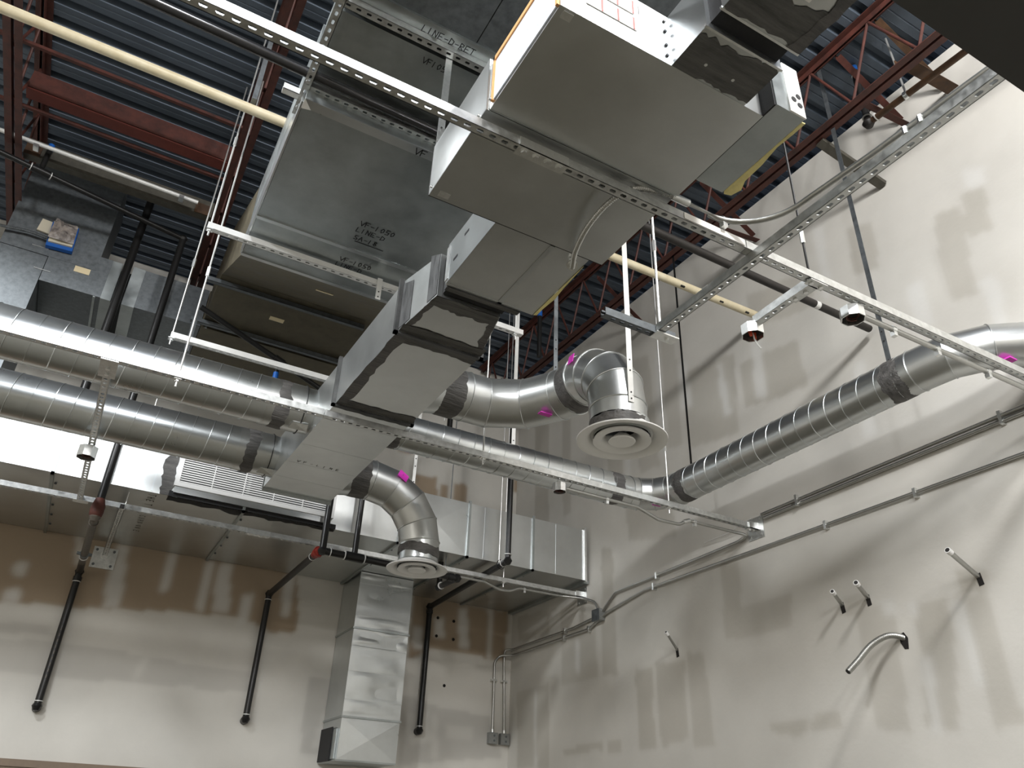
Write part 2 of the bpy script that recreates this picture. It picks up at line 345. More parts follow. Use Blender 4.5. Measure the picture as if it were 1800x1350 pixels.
SKIM = np.array([0.60, 0.58, 0.535]); MUD = np.array([0.66, 0.65, 0.62])
TAN = np.array([0.335, 0.255, 0.175]); GREY = np.array([0.44, 0.415, 0.365]); BAND = np.array([0.43, 0.412, 0.38])
def wall_mesh(name, us, zs, pos, patches, seed, grey):
    U, Z = np.meshgrid(us, zs, indexing='ij'); sh = U.shape
    n1 = smooth_noise(sh, (sh[0] // 9 + 1, sh[1] // 9 + 1), seed) * 0.010; n2 = smooth_noise(sh, (sh[0] // 9 + 1, sh[1] // 9 + 1), seed + 1) * 0.010
    cl = np.zeros(sh + (3,)) + SKIM
    # broad soft trowel tone
    t = smooth_noise(sh, (max(2, sh[0] // 26), max(2, sh[1] // 40)), seed + 2)
    cl *= (1 + 0.035 * t)[..., None]
    for key in ('tan', 'grey', 'mud', 'mud2'):
        acc = np.zeros(sh)
        for k, q in enumerate(patches.get(key, [])):
            s = 0.85 + 0.3 * ((k * 37) % 10) / 10.0 if key == 'grey' else 1.0
            a = in_poly(U + n1, Z + n2, q) * s
            acc = np.maximum(acc, a)
        for _ in range(2 if key in ('mud', 'mud2') else 1):
            p = np.pad(acc, 1, mode='edge')
            acc = (p[1:-1, 1:-1] * 2 + p[:-2, 1:-1] + p[2:, 1:-1] + p[1:-1, :-2] + p[1:-1, 2:]) / 6
        tgt = {'tan': TAN, 'grey': grey, 'mud': MUD, 'mud2': SKIM}[key]
        amt = {'tan': 0.95, 'grey': 0.72, 'mud': 0.85, 'mud2': 0.85}[key]
        acc = np.clip(acc * amt, 0, 1)[..., None]
        cl = cl * (1 - acc) + tgt * acc
    P = pos(U, Z).reshape(-1, 3); nu, nz = sh
    idx = np.arange(nu * nz).reshape(nu, nz)
    F = np.stack([idx[:-1, :-1], idx[1:, :-1], idx[1:, 1:], idx[:-1, 1:]], -1).reshape(-1, 4)
    me = bpy.data.meshes.new(name)
    me.from_pydata(P.tolist(), [], F.tolist())
    ca = me.color_attributes.new('mud', 'FLOAT_COLOR', 'POINT')
    ca.data.foreach_set('color', np.concatenate([cl.reshape(-1, 3), np.ones((nu * nz, 1))], 1).astype(np.float32).ravel())
    me.materials.append(M['wall']); me.update()
    o = link(bpy.data.objects.new(name, me), Vector((0, 0, 0)), None)
    o['kind'] = 'structure'; o['label'] = name.replace('_', ' ')
    return o
ys = np.concatenate([np.linspace(YF, 1.0, 30)[:-1], np.arange(1.0, 8.28, 0.026), [YB]])
zs = np.concatenate([np.linspace(0, 1.9, 6)[:-1], np.arange(1.9, 7.2, 0.026)])
zr = np.concatenate([np.linspace(0, 1.9, 6)[:-1], np.linspace(1.9, 1, 2)[:0], np.arange(1.9, 6.84, 0.026), [6.85]])
def pos_right(Y, Z):
    Zt = np.where(Z > 6.0, 6.0 + (Z - 6.0) * ((6.845 + 0.02 * Y) - 6.0) / 0.85, Z)
    return np.stack([np.full(Y.shape, XR), Y, Zt], -1)
wall_right = wall_mesh('wall_right', ys, zr, pos_right, RIGHT, 3, GREY)
wall_right['label'] = 'taped drywall wall on the right with bare patches'
xs = np.concatenate([np.linspace(XL, -1.2, 20)[:-1], np.arange(-1.2, 4.55, 0.026), [XR]])
wall_back = wall_mesh('wall_back', xs, zs, lambda X, Z: np.stack([X, np.full(X.shape, YB), Z], -1), BACK, 11, BAND)
wall_back['label'] = 'back drywall wall with brown bare paper below the duct'
obj('wall_left', MB().box((XL - 0.1, YF, 0), (XL, YB, 7.3)), 'plainwall', kind='structure', label='plain drywall wall out on the left')
obj('wall_front', MB().box((XL, YF - 0.1, 0), (XR, YF, 7.3)), 'plainwall', kind='structure', label='plain wall behind the photographer')
obj('floor', MB().box((XL, YF, -0.1), (XR + 0.6, YB, 0)), 'concrete', kind='structure', label='bare concrete floor')
# dark cavity behind the top of the right wall, where the deck flutes run over it
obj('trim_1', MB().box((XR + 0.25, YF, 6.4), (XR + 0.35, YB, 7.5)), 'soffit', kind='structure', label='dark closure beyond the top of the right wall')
for k, (x, z) in enumerate([(3.60, 3.79), (3.80, 3.78), (3.60, 3.59), (3.81, 3.58), (3.74, 3.08)]):
    obj('screw_hole', MB().cyl((x, YB - 0.004, z), (x, YB - 0.001, z), 0.017, n=10), 'hole', wall_back)

# roof deck: fluted sheets
ceil = thing('ceiling', (0, 0, 7.0), 'fluted blue grey steel roof deck', 'ceiling'); del ceil['category']; ceil['kind'] = 'structure'
pit = 0.2032
def deck_panel_mesh():
    b = MB(); prof = []
    for k in range(6):
        o = k * pit
        prof += [(o, 0.06), (o + 0.040, 0.06), (o + 0.060, 0.0), (o + 0.112, 0.0), (o + 0.119, 0.006), (o + 0.126, 0.0), (o + 0.180, 0.0), (o + 0.200, 0.06)]
    prof.append((6 * pit, 0.06))
    n = len(prof)
    x0, x1 = XL, XR + 0.3
    vs_ = [(x0, y, z) for y, z in prof] + [(x1, y, z) for y, z in prof]
    b.add(vs_, [(i, i + 1, n + i + 1, n + i) for i in range(n - 1)])
    return b
me, c = mesh_of('deck_panel', deck_panel_mesh(), 'deck', 20)
y = YF
while y < YB:
    o = inst('deck_panel', me, Vector((c.x, y + 3 * pit, roof_z(y + 3 * pit) + c.z)), ceil)
    o.rotation_euler = (math.atan(0.022), 0, 0)
    y += 6 * pit
SC.view_layers[0].update()

# open web joists
def joist(x, label, y0=-2.2, y1=8.25):
    t = thing('steel_joist', (x, y0, roof_z(y0)), label, 'joist', None)
    zt0, zt1 = roof_z(y0) - 0.005, roof_z(y1) - 0.005
    d = 0.70
    def chord(dz, up, name):
        for s in (-1, 1):
            b = MB(); f = []
            for yy, zz in ((y0, zt0 + dz), (y1, zt1 + dz)):
                a0 = 0.010; a1 = 0.062; th = 0.006; h = 0.055 * up
                f += [(x + s * a0, yy, zz), (x + s * a1, yy, zz), (x + s * a1, yy, zz + th * up), (x + s * (a0 + th), yy, zz + th * up), (x + s * (a0 + th), yy, zz + h), (x + s * a0, yy, zz + h)]
            b.add(f, [(i, (i + 1) % 6, 6 + (i + 1) % 6, 6 + i) for i in range(6)] + [tuple(range(5, -1, -1)), tuple(range(6, 12))])
            obj(name, b, 'rust', t, smooth=0)
    chord(0.0, -1, 'top_chord_angle'); chord(-d, 1, 'bottom_chord_angle')
    y = -2.03; up = False
    b0 = MB().cyl((0, 0, -0.31), (0, 0.27, 0.31), 0.011, n=8)
    b1 = MB().cyl((0, 0, 0.31), (0, 0.27, -0.31), 0.011, n=8)
    mA, _ = mesh_of('web_bar', b0, 'rust'); mB, _ = mesh_of('web_bar', b1, 'rust')
    k = 0
    while y + 0.54 < y1:
        inst('web_bar', mA, Vector((x, y + 0.135, roof_z(y) - d / 2 - 0.0)), t)
        inst('web_bar', mB, Vector((x, y + 0.405, roof_z(y) - d / 2 - 0.0)), t)
        y += 0.54
    return t
joist(3.94, 'red oxide open web joist running beside the right wall')
joist(1.97, 'red oxide open web joist hidden above the air handler')
joist(0.18, 'red oxide open web joist left of the big grey duct')
joist(-1.47, 'red oxide open web joist at the far left edge')

# bridging between the right joist and the wall
def angle_iron(b, p, q, w, h, th=0.005, flip=1, up=(0, 0, 1)):
    p = Vector(p); q = Vector(q); d = (q - p).normalized(); u = Vector(up); a = d.cross(u).normalized() * flip
    pr = [(0, 0), (w, 0), (w, th), (th, th), (th, h), (0, h)]
    vs_ = [c + a * x + u * z for c in (p, q) for x, z in pr]
    b.add(vs_, [(i, (i + 1) % 6, 6 + (i + 1) % 6, 6 + i) for i in range(6)] + [tuple(range(5, -1, -1)), tuple(range(6, 12))]); return b
spots = [(1.93, 'nearest the dark soffit, widest and brownest'), (2.29, 'behind the blue capped black pipe'), (3.86, 'above the bend of the sweeping conduit'), (5.53, 'left of the black hanger rod, farthest one')]
for k, (y, s) in enumerate(spots):
    t = thing('wall_bridging', (4.5, y, 6.45), 'rusty joist bridging at right wall, ' + s, 'bracing', 'bridging to the right wall')
    angle_iron(b := MB(), (3.95, y, 6.40), (4.54, y, 6.47), 0.09 if k == 0 else 0.05, 0.05, 0.006)
    obj('bottom_strut', b, 'oldsteel' if k == 0 else 'rust', t, smooth=0)
    angle_iron(b := MB(), (3.98, y + 0.06, 6.96), (4.53, y + 0.03, 6.55), 0.05, 0.05, 0.006)
    obj('diagonal_strut', b, 'oldsteel' if k == 0 else 'rust', t, smooth=0)
b = MB().beam((3.98, 2.64, 6.33), (4.55, 2.58, 6.12), 0.07, 0.035)
tag(obj('channel_brace', b, 'beam'), 'flat grey channel running from joist down to the right wall', 'bracing')

# left bay: opening frame, round bridging, channel with pale pipe
t = thing('roof_beam', (-0.7, 5.7, 6.7), 'red steel channel spanning two joists below the left roof deck', 'beam')
obj('web', MB().box((-1.47, 5.66, 6.72), (0.16, 5.672, 6.90)), 'rust', t)
obj('flange', MB().box((-1.47, 5.66, 6.70), (0.16, 5.78, 6.712)), 'rust_bright', t)
for yy, s, zz in ((5.19, 'nearer', 6.7), (5.885, 'farther', 6.7)):
    tag(obj('bridging_rod', MB().beam((-2.6, yy, zz), (0.14, yy, zz), 0.028, 0.028), 'rust'), 'thin red bridging bar under the left deck, the %s of two' % s, 'bracing', 'bridging bars at left')
t = thing('opening_channel', (-0.8, 6.25, 6.6), 'dull grey roof opening channel below the left deck', 'beam')
obj('channel_web', MB().box((-1.42, 6.20, 6.50), (0.11, 6.21, 6.66)), 'beam', t)
obj('channel_lip', MB().box((-1.42, 6.20, 6.49), (0.11, 6.28, 6.50)), 'beam', t)
for x in (-1.36, 0.02):
    obj('end_clip', MB().box((x - 0.06, 6.188, 6.49), (x + 0.06, 6.2, 6.60)), 'oldsteel', t)
t = thing('fixture_conduit', (-0.8, 6.03, 6.5), 'pale thin conduit crossing under the left deck above old duct', 'pipe')
obj('tube', MB().cyl((-1.75, 6.03, 6.50), (-0.03, 6.07, 6.50), 0.018, n=12), 'whitesteel', t)
for x in (-1.32, -0.17):
    obj('clip', MB().box((x - 0.02, 6.02, 6.455), (x + 0.02, 6.09, 6.48)), 'zinc', t)

# dark canopy beam close to the photographer at upper right
obj('trim_2', MB().box((0.85, -0.35, 2.9), (XR, 0.425, 3.12)), 'soffit', kind='structure', label='charcoal canopy soffit reaching out from the right wall')
# head trim of the opening at the foot of the back wall
b = MB().box((-2.6, 8.255, 2.03), (1.16, 8.30, 2.085)); b.box((-2.6, 8.27, 0), (1.16, 8.298, 2.03))
obj('trim_3', b, 'brown', kind='structure', label='brown head trim of an opening in the back wall')

# ------------------------------------------------------------------ steel channel (strut) and slotted angle
W = 0.041
def slot_strip(b, P, ax, la, lb, L, w, pitch, slot, sw, th=0.003, start=0.025):
    """flat strip with real slots: P origin, ax along, la across, lb normal"""
    P, ax, la, lb = Vector(P), Vector(ax), Vector(la), Vector(lb)
    n = max(1, int((L - 2 * start + 1e-6) / pitch)); s0 = (L - n * pitch) / 2
    f = lambda u, v, h=0: P + ax * u + la * v + lb * h
    def quad(u0, v0, u1, v1):
        b.add([f(u0, v0), f(u1, v0), f(u1, v1), f(u0, v1), f(u0, v0, th), f(u1, v0, th), f(u1, v1, th), f(u0, v1, th)], [(0, 3, 2, 1), (4, 5, 6, 7)])
    quad(0, 0, s0, w); quad(L - s0, 0, L, w)
    for k in range(n):
        u0 = s0 + k * pitch; c = u0 + pitch / 2; h = slot / 2; q = sw / 2; m = w / 2; e = q * 0.6
        o = [(u0, 0), (c, 0), (u0 + pitch, 0), (u0 + pitch, m), (u0 + pitch, w), (c, w), (u0, w), (u0, m)]
        i = [(c - h + e, m - q), (c, m - q), (c + h - e, m - q), (c + h, m), (c + h - e, m + q), (c, m + q), (c - h + e, m + q), (c - h, m)]
        b.add([f(*p) for p in o] + [f(*p) for p in i] + [f(p[0], p[1], th) for p in o] + [f(p[0], p[1], th) for p in i],
              [(j, (j + 1) % 8, 8 + (j + 1) % 8, 8 + j) for j in range(8)] + [(16 + j, 24 + j, 24 + (j + 1) % 8, 16 + (j + 1) % 8) for j in range(8)]
              + [(8 + j, 8 + (j + 1) % 8, 24 + (j + 1) % 8, 24 + j) for j in range(8)])
def strut_mb(p, q, pitch=0.0508, slot=0.029, sw=0.0145, up=(0, 0, 1), slots=True):
    """channel with its slotted back at the bottom; p, q: centre of the bottom face"""
    p, q = Vector(p), Vector(q); L = (q - p).length; ax = (q - p) / L; u = Vector(up); a = ax.cross(u).normalized()
    b = MB(); th = 0.003
    if slots: slot_strip(b, p - a * W / 2, ax, a, u, L, W, pitch, slot, sw, th)
    else: b.beam(p + u * th / 2, q + u * th / 2, W, th, u)
    for s in (-1, 1):
        b.beam(p + a * s * (W / 2 - th / 2) + u * W / 2, q + a * s * (W / 2 - th / 2) + u * W / 2, th, W, u)
        b.beam(p + a * s * (W / 2 - 0.006) + u * (W - 0.0015), q + a * s * (W / 2 - 0.006) + u * (W - 0.0015), 0.010, th, u)
        b.beam(p + a * s * (W / 2 - 0.0105) + u * (W - 0.006), q + a * s * (W / 2 - 0.0105) + u * (W - 0.006), 0.002, 0.008, u)
    return b
def slot_angle_mb(p, ax, la, lb, L, w=0.040, h=0.040, pitch=0.0508):
    p, ax, la, lb = Vector(p), Vector(ax), Vector(la), Vector(lb); b = MB()
    slot_strip(b, p, ax, la, lb, L, w, pitch, 0.026, 0.013, 0.003)
    b.hexa([p, p + ax * L, p + ax * L + la * 0.003, p + la * 0.003, p + lb * h, p + ax * L + lb * h, p + ax * L + lb * h + la * 0.003, p + lb * h + la * 0.003])
    return b
def hexnut(b, c, r, h, d=(0, 0, 1)):
    c = Vector(c); d = Vector(d); return b.cyl(c, c + d * h, r, n=6)
def rod(name, label, x, y, z0, z1, r=0.0055, m='rod', coupling=None, nut=True, group=None):
    t = thing(name, (x, y, z0), label, 'rod', group)
    obj('threaded_rod', MB().cyl((x, y, z0 - 0.05), (x, y, z1), r, n=8), m, t)
    if nut:
        b = MB(); hexnut(b, (x, y, z0 - 0.018), 0.013, 0.012); b.box((x - 0.02, y - 0.02, z0 - 0.006), (x + 0.02, y + 0.02, z0 - 0.001)); obj('nut_and_washer', b, 'zinc', t)
    if coupling:
        obj('coupling', MB().cyl((x, y, coupling - 0.035), (x, y, coupling + 0.035), 0.011, n=6), 'zinc', t)
    return t
def strap(name, label, p, z1, w=0.03, m='whitesteel', ax='x', holes=True, tail=0.0, kind='strap'):
    x, y, z0 = p; t = thing(name, p, label, kind)
    b = MB()
    if ax == 'x': b.box((x - w / 2, y - 0.0012, z0), (x + w / 2, y + 0.0012, z1))
    else: b.box((x - 0.0012, y - w / 2, z0), (x + 0.0012, y + w / 2, z1))
    obj('band', b, m, t)
    if holes:
        for dz in (0.02, 0.06, 0.20, 0.27):
            o = (x, y - 0.004, z0 + dz) if ax == 'x' else (x - 0.004, y, z0 + dz)
            d = (0, 0.005, 0) if ax == 'x' else (0.005, 0, 0)
            obj('screw', MB().cyl(o, Vector(o) + Vector(d), 0.005, n=8), 'darkbox', t)
    return t

# --- first strut (near) -------------------------------------------------
ZS = 3.85
t = thing('strut_rail', (2.0, 1.826, ZS), 'long slotted steel strut crossing closest to the camera under the air handler', 'strut')
obj('channel', strut_mb((-0.42, 1.826, ZS), (1.06, 1.826, ZS)), 'strut', t)
obj('channel', strut_mb((1.065, 1.826, ZS), (2.06, 1.826, ZS)), 'strut', t)
obj('channel', strut_mb((2.064, 1.826, ZS), (XR - 0.01, 1.826, ZS)), 'strut', t)
b = MB().box((0.955, 1.80, ZS - 0.006), (1.165, 1.852, ZS)).box((0.955, 1.799, ZS - 0.006), (1.165, 1.805, ZS + 0.036))
f = obj('splice_plate', b, 'zinc', t)
for k in range(4):
    bb = MB(); hexnut(bb, (0.985 + 0.05 * k, 1.826, ZS - 0.016), 0.013, 0.010); bb.cyl((0.985 + 0.05 * k, 1.826, ZS - 0.006), (0.985 + 0.05 * k, 1.826, ZS - 0.008), 0.017, n=14)
    obj('bolt', bb, 'zinc', f)
obj('white_label_band', MB().box((1.725, 1.802, ZS + 0.004), (2.05, 1.8045, ZS + 0.036)), 'paper', t, label='bright white cover strip on the strut side')
# short branch with a device box
t = thing('strut_branch', (2.49, 2.0, ZS), 'short steel strut arm bolted across the near strut and ending at a wired box', 'strut')
obj('channel', strut_mb((2.49, 1.85, ZS - 0.004), (2.50, 2.20, ZS - 0.004), slots=True), 'strut', t)
b = MB().box((2.44, 1.805, ZS - 0.011), (2.545, 1.847, ZS - 0.005)).box((2.465, 1.84, ZS - 0.011), (2.52, 1.97, ZS - 0.005))
f = obj('tee_plate', b, 'strut', t)
for x, y in ((2.462, 1.826), (2.522, 1.826), (2.492, 1.885), (2.492, 1.945)):
    bb = MB(); hexnut(bb, (x, y, ZS - 0.019), 0.011, 0.008); obj('bolt', bb, 'zinc', f)
def octo_box(c, r, h, label, wires=True, group=None, m='zinc', name='junction_box'):
    x, y, z = c; t = thing(name, c, label, 'box', group)
    b = MB(); n = 8; th = 0.004
    ring = lambda rr, zz: [(x + rr * math.cos(math.pi / 8 + k * math.pi / 4), y + rr * math.sin(math.pi / 8 + k * math.pi / 4), zz) for k in range(8)]
    b.add(ring(r, z) + ring(r, z + h) + ring(r - th, z) + ring(r - th, z + h - th),
          [(k, (k + 1) % 8, 8 + (k + 1) % 8, 8 + k) for k in range(8)] + [tuple(range(8, 16))] + [(16 + k, 24 + k, 24 + (k + 1) % 8, 16 + (k + 1) % 8) for k in range(8)]
          + [tuple(range(31, 23, -1))] + [(k, 16 + k, 16 + (k + 1) % 8, (k + 1) % 8) for k in range(8)])
    obj('shell', b, m, t, smooth=0)
    obj('inside', MB().add(ring(r - th - 0.001, z + h * 0.55), [tuple(range(8))]), 'darkbox', t, smooth=0)
    if wires:
        for dx, dy in ((-0.018, 0.0), (0.02, 0.01)):
            obj('wire_nut', MB().cyl((x + dx, y + dy, z + h * 0.5), (x + dx + 0.004, y + dy, z - 0.004), 0.011, 0.006, n=8), 'orange', t)
        obj('cable', MB().tube([(x, y, z + 0.02), (x + 0.004, y - 0.004, z - 0.02), (x + 0.014, y - 0.010, z - 0.05), (x + 0.022, y - 0.02, z - 0.075)], 0.004, 6), 'whitesteel', t)
    else:
        obj('coiled_wires', MB().tube([(x + 0.028 * math.cos(a), y + 0.028 * math.sin(a), z + 0.010 + 0.002 * a) for a in np.linspace(0, 9, 30)], 0.004, 6), 'rustpipe', t)
    return t
octo_box((2.505, 2.235, 3.80), 0.056, 0.056, 'open steel box with orange wire nuts at the end of the strut arm')
octo_box((2.775, 1.875, 3.785), 0.056, 0.056, 'open steel box under the near strut with dark coiled wires', wires=False)

def clamp(t, p, d, r=0.017):
    p = Vector(p); d = Vector(d).normalized(); b = MB()
    b.cyl(p - d * 0.012, p + d * 0.012, r, n=14); b.box(p + Vector((-0.012, -0.012, -r - 0.022)), p + Vector((0.012, 0.012, -r)))
    return obj('clamp', b, 'zinc', t)
t = thing('conduit', (3.2, 1.86, 3.81), 'pale conduit clipped below the near strut, running right from the box', 'conduit')
obj('tube', MB().cyl((2.83, 1.862, 3.818), (XR - 0.005, 1.862, 3.818), 0.0135, n=12), 'emt', t)
for x in (3.04, 3.36, 3.76):
    clamp(t, (x, 1.862, 3.818), (1, 0, 0))
octo_clip = MB()
# conduit that leaves the near strut and sweeps along the cross strut
t = thing('conduit', (2.0, 1.8, 3.92), 'grey conduit bending from the near strut onto the cross strut', 'conduit')
pts = [(1.64, 1.79, 3.93), (1.90, 1.793, 3.93)] + [tuple(p) for p in arc((1.86, 1.53, 3.925), (1, 0, 0), (0, 1, 0), 0.265, math.pi / 2, 0, 12)] + [(2.125, 1.2, 3.90), (2.125, 0.7, 3.88)]
pts = [(2.0 if False else p[0], p[1], p[2]) for p in pts]
obj('tube', MB().tube(pts, 0.0125, 12), 'emt', t)
clamp(t, (1.93, 1.793, 3.93), (1, 0, 0))
obj('coupling', MB().cyl((1.655, 1.79, 3.93), (1.74, 1.79, 3.93), 0.017, n=12), 'zinc', t)
# flexible whip
t = thing('flexible_conduit', (1.60, 2.2, 4.05), 'ribbed flexible conduit looping from the near strut to the unit', 'conduit')
ctl = [(1.655, 1.79, 3.93), (1.58, 1.805, 3.93), (1.475, 1.82, 3.90), (1.425, 1.91, 3.875), (1.43, 2.06, 3.87), (1.475, 2.225, 3.875), (1.532, 2.341, 3.885)]
def spline(c, n=8):
    c = [Vector(p) for p in c]; c = [c[0] * 2 - c[1]] + c + [c[-1] * 2 - c[-2]]; out = []
    for i in range(1, len(c) - 2):
        for k in range(n):
            s = k / n; a, b_, d, e = c[i - 1], c[i], c[i + 1], c[i + 2]
            out.append(0.5 * ((2 * b_) + (d - a) * s + (2 * a - 5 * b_ + 4 * d - e) * s * s + (3 * b_ - a - 3 * d + e) * s ** 3))
    out.append(c[-2]); return out
def ribbed(pts, r, rib=0.10, per=0.009):
    L = [0]
    for a, c in zip(pts, pts[1:]): L.append(L[-1] + (c - a).length)
    n = int(L[-1] / per * 2); P = []; R = []
    for k in range(n + 1):
        s = L[-1] * k / n; i = min(len(L) - 2, max(0, np.searchsorted(L, s) - 1)); u = (s - L[i]) / max(1e-9, L[i + 1] - L[i])
        P.append(pts[i].lerp(pts[i + 1], u)); R.append(r * (1 - rib if k % 2 else 1 + rib))
    return MB().tube(P, r, 10, True, R)
obj('hose', ribbed(spline(ctl), 0.0115), 'emt', t)
b = MB().cyl((1.532, 2.341, 3.885), (1.538, 2.355, 3.921), 0.017, n=12); b.cyl((1.535, 2.347, 3.902), (1.536, 2.349, 3.909), 0.026, n=12)
obj('connector', b, 'zinc', t)

# --- cross strut toward the camera, right --------------------------------
t = thing('strut_rail', (2.11, 1.5, 3.808), 'steel strut running from the dark soffit toward the back, below the near strut', 'strut')
obj('channel', strut_mb((2.115, 0.43, 3.808), (2.115, 2.46, 3.808)), 'strut', t)
b = MB().box((2.085, 2.44, 3.796), (2.22, 2.50, 3.803)); obj('end_plate', b, 'zinc', t)
bb = MB(); hexnut(bb, (2.165, 2.47, 3.786), 0.012, 0.01); obj('bolt', bb, 'zinc', t)
for y in (1.00, 1.06): obj('bolt', MB().cyl((2.098, y, 3.848), (2.098, y, 3.88), 0.010, n=6), 'zinc', t)
t = thing('strut_rail', (2.0, 2.49, 3.85), 'short dark slotted strut under the end of the cross strut', 'strut')
obj('channel', strut_mb((1.80, 2.485, 3.806), (2.22, 2.485, 3.806)), 'galv_old', t)

# --- middle strut --------------------------------------------------------
YM = 4.315
t = thing('strut_rail', (2.0, YM, ZS), 'long slotted strut crossing below the trunk duct to the right wall', 'strut')
obj('channel', strut_mb((-1.3, YM, ZS), (1.0, YM, ZS)), 'strut', t)
obj('channel', strut_mb((1.004, YM, ZS), (4.50, YM, ZS)), 'strut', t)
def wall_shoe(y, z, label):
    t = thing('strut_bracket', (4.55, y, z), label, 'bracket', 'strut end brackets on the right wall')
    b = MB().box((4.553, y - 0.085, z - 0.075), (4.559, y + 0.085, z + 0.10)); f = obj('wall_plate', b, 'strut', t)
    b = MB().box((4.46, y - 0.03, z - 0.008), (4.556, y + 0.03, z - 0.001)); b.box((4.46, y - 0.030, z - 0.008), (4.556, y - 0.023, z + 0.05)); obj('saddle', b, 'zinc', t)
    for dy, dz in ((-0.06, -0.05), (0.06, -0.05), (-0.06, 0.075), (0.06, 0.075)):
        obj('bolt', MB().cyl((4.545, y + dy, z + dz), (4.553, y + dy, z + dz), 0.010, n=6), 'zinc', f)
    for dx in (0.03, 0.07):
        obj('bolt', MB().cyl((4.46 + dx, y, z - 0.016), (4.46 + dx, y, z - 0.008), 0.010, n=6), 'zinc', t)
wall_shoe(YM, ZS, 'bolted steel wall bracket holding the end of the middle strut')
octo_box((2.745, 4.37, 3.775), 0.050, 0.06, 'open steel box under the middle strut where its conduit begins', wires=False)
t = thing('conduit', (3.5, 4.37, 3.81), 'conduit below the middle strut with a kink, bending onto the right wall', 'conduit')
pts = fillet([(2.80, 4.372, 3.815), (3.42, 4.372, 3.815), (3.62, 4.372, 3.755), (3.82, 4.372, 3.76), (3.90, 4.372, 3.81), (4.52, 4.372, 3.815), (4.535, 4.50, 3.80), (4.535, 5.60, 3.775), (4.535, 6.20, 3.765), (4.535, 6.46, 3.60), (4.535, 6.95, 3.56), (4.535, 7.75, 3.555), (4.535, 8.23, 3.55), (4.46, 8.275, 3.55), (4.455, 8.272, 3.40), (4.49, 8.272, 2.66)], 0.09, 5)
obj('tube', MB().tube(pts, 0.0125, 12), 'emt', t)
for x in (3.15, 3.97): clamp(t, (x, 4.372, 3.815), (1, 0, 0))
obj('coupling', MB().cyl((3.86, 4.372, 3.79), (3.92, 4.372, 3.812), 0.017, n=12), 'zinc', t)
def wall_clip(t, y, z):
    obj('wall_strap', MB().box((4.518, y - 0.01, z - 0.03), (4.559, y + 0.01, z + 0.03)), 'zinc', t)
for y, z in ((5.55, 3.775), (7.1, 3.56)): wall_clip(t, y, z)
obj('wall_strap', MB().box((4.432, 8.258, 3.19), (4.505, 8.299, 3.21)), 'zinc', t)
# lower wall conduit
t = thing('conduit', (4.53, 4.5, 3.68), 'lower conduit along the right wall, ending at the corner box on the left', 'conduit')
pts = fillet([(4.535, 0.5, 3.68), (4.535, 4.5, 3.683), (4.535, 5.75, 3.685), (4.535, 6.35, 3.60), (4.535, 6.65, 3.50), (4.535, 7.6, 3.49), (4.535, 8.20, 3.485), (4.40, 8.275, 3.475), (4.335, 8.275, 3.40), (4.345, 8.272, 2.66)], 0.09, 5)
obj('tube', MB().tube(pts, 0.0125, 12), 'emt', t)
for y, z in ((2.9, 3.68), (3.63, 3.682), (5.6, 3.686), (6.66, 3.50), (7.12, 3.494)): wall_clip(t, y, z)
obj('wall_strap', MB().box((4.30, 8.258, 3.19), (4.375, 8.299, 3.21)), 'zinc', t)
# upper wall strut with conduit to the right of the bracket
t = thing('conduit', (4.53, 3.0, 3.95), 'upper conduit pair on the right wall between wall bracket and picture edge', 'conduit')
obj('tube', MB().cyl((4.535, 0.5, 3.965), (4.535, 4.22, 3.945), 0.0125, n=12), 'emt', t)
obj('tube', MB().cyl((4.542, 0.5, 3.935), (4.542, 4.20, 3.912), 0.0125, n=12), 'emt', t)
for y in (2.25, 3.85): obj('wall_strap', MB().box((4.518, y - 0.01, 3.90), (4.559, y + 0.01, 3.985)), 'zinc', t)
obj('white_cord', MB().tube([(4.50, 4.30, 3.93), (4.53, 4.6, 3.90), (4.54, 4.9, 3.905)], 0.003, 6), 'white', t)
# corner boxes
for x, s in ((4.345, 'left'), (4.49, 'right')):
    t = thing('outlet_box', (x, 8.29, 2.60), 'grey blank outlet box near the corner, the %s of the pair' % s, 'box', 'pair of boxes beside the corner')
    obj('body', MB().box((x - 0.052, 8.245, 2.545), (x + 0.052, 8.298, 2.655)), 'box', t)
    obj('cover', MB().box((x - 0.054, 8.240, 2.543), (x + 0.054, 8.2455, 2.657)), 'box', t)
    for dz in (-0.025, 0.025): obj('knockout', MB().cyl((x + 0.01, 8.2385, 2.60 + dz), (x + 0.01, 8.2405, 2.60 + dz), 0.012, n=12), 'galv_old', t)
    obj('connector', MB().cyl((x, 8.272, 2.655), (x, 8.272, 2.69), 0.018, n=12), 'zinc', t)
t = thing('outlet_box', (4.52, 6.42, 3.56), 'grey junction box on the right wall below the rear strut bracket', 'box')
obj('body', MB().box((4.49, 6.41, 3.54), (4.558, 6.53, 3.65)), 'box', t)
obj('cover', MB().box((4.485, 6.408, 3.538), (4.49, 6.532, 3.652)), 'galv_old', t)

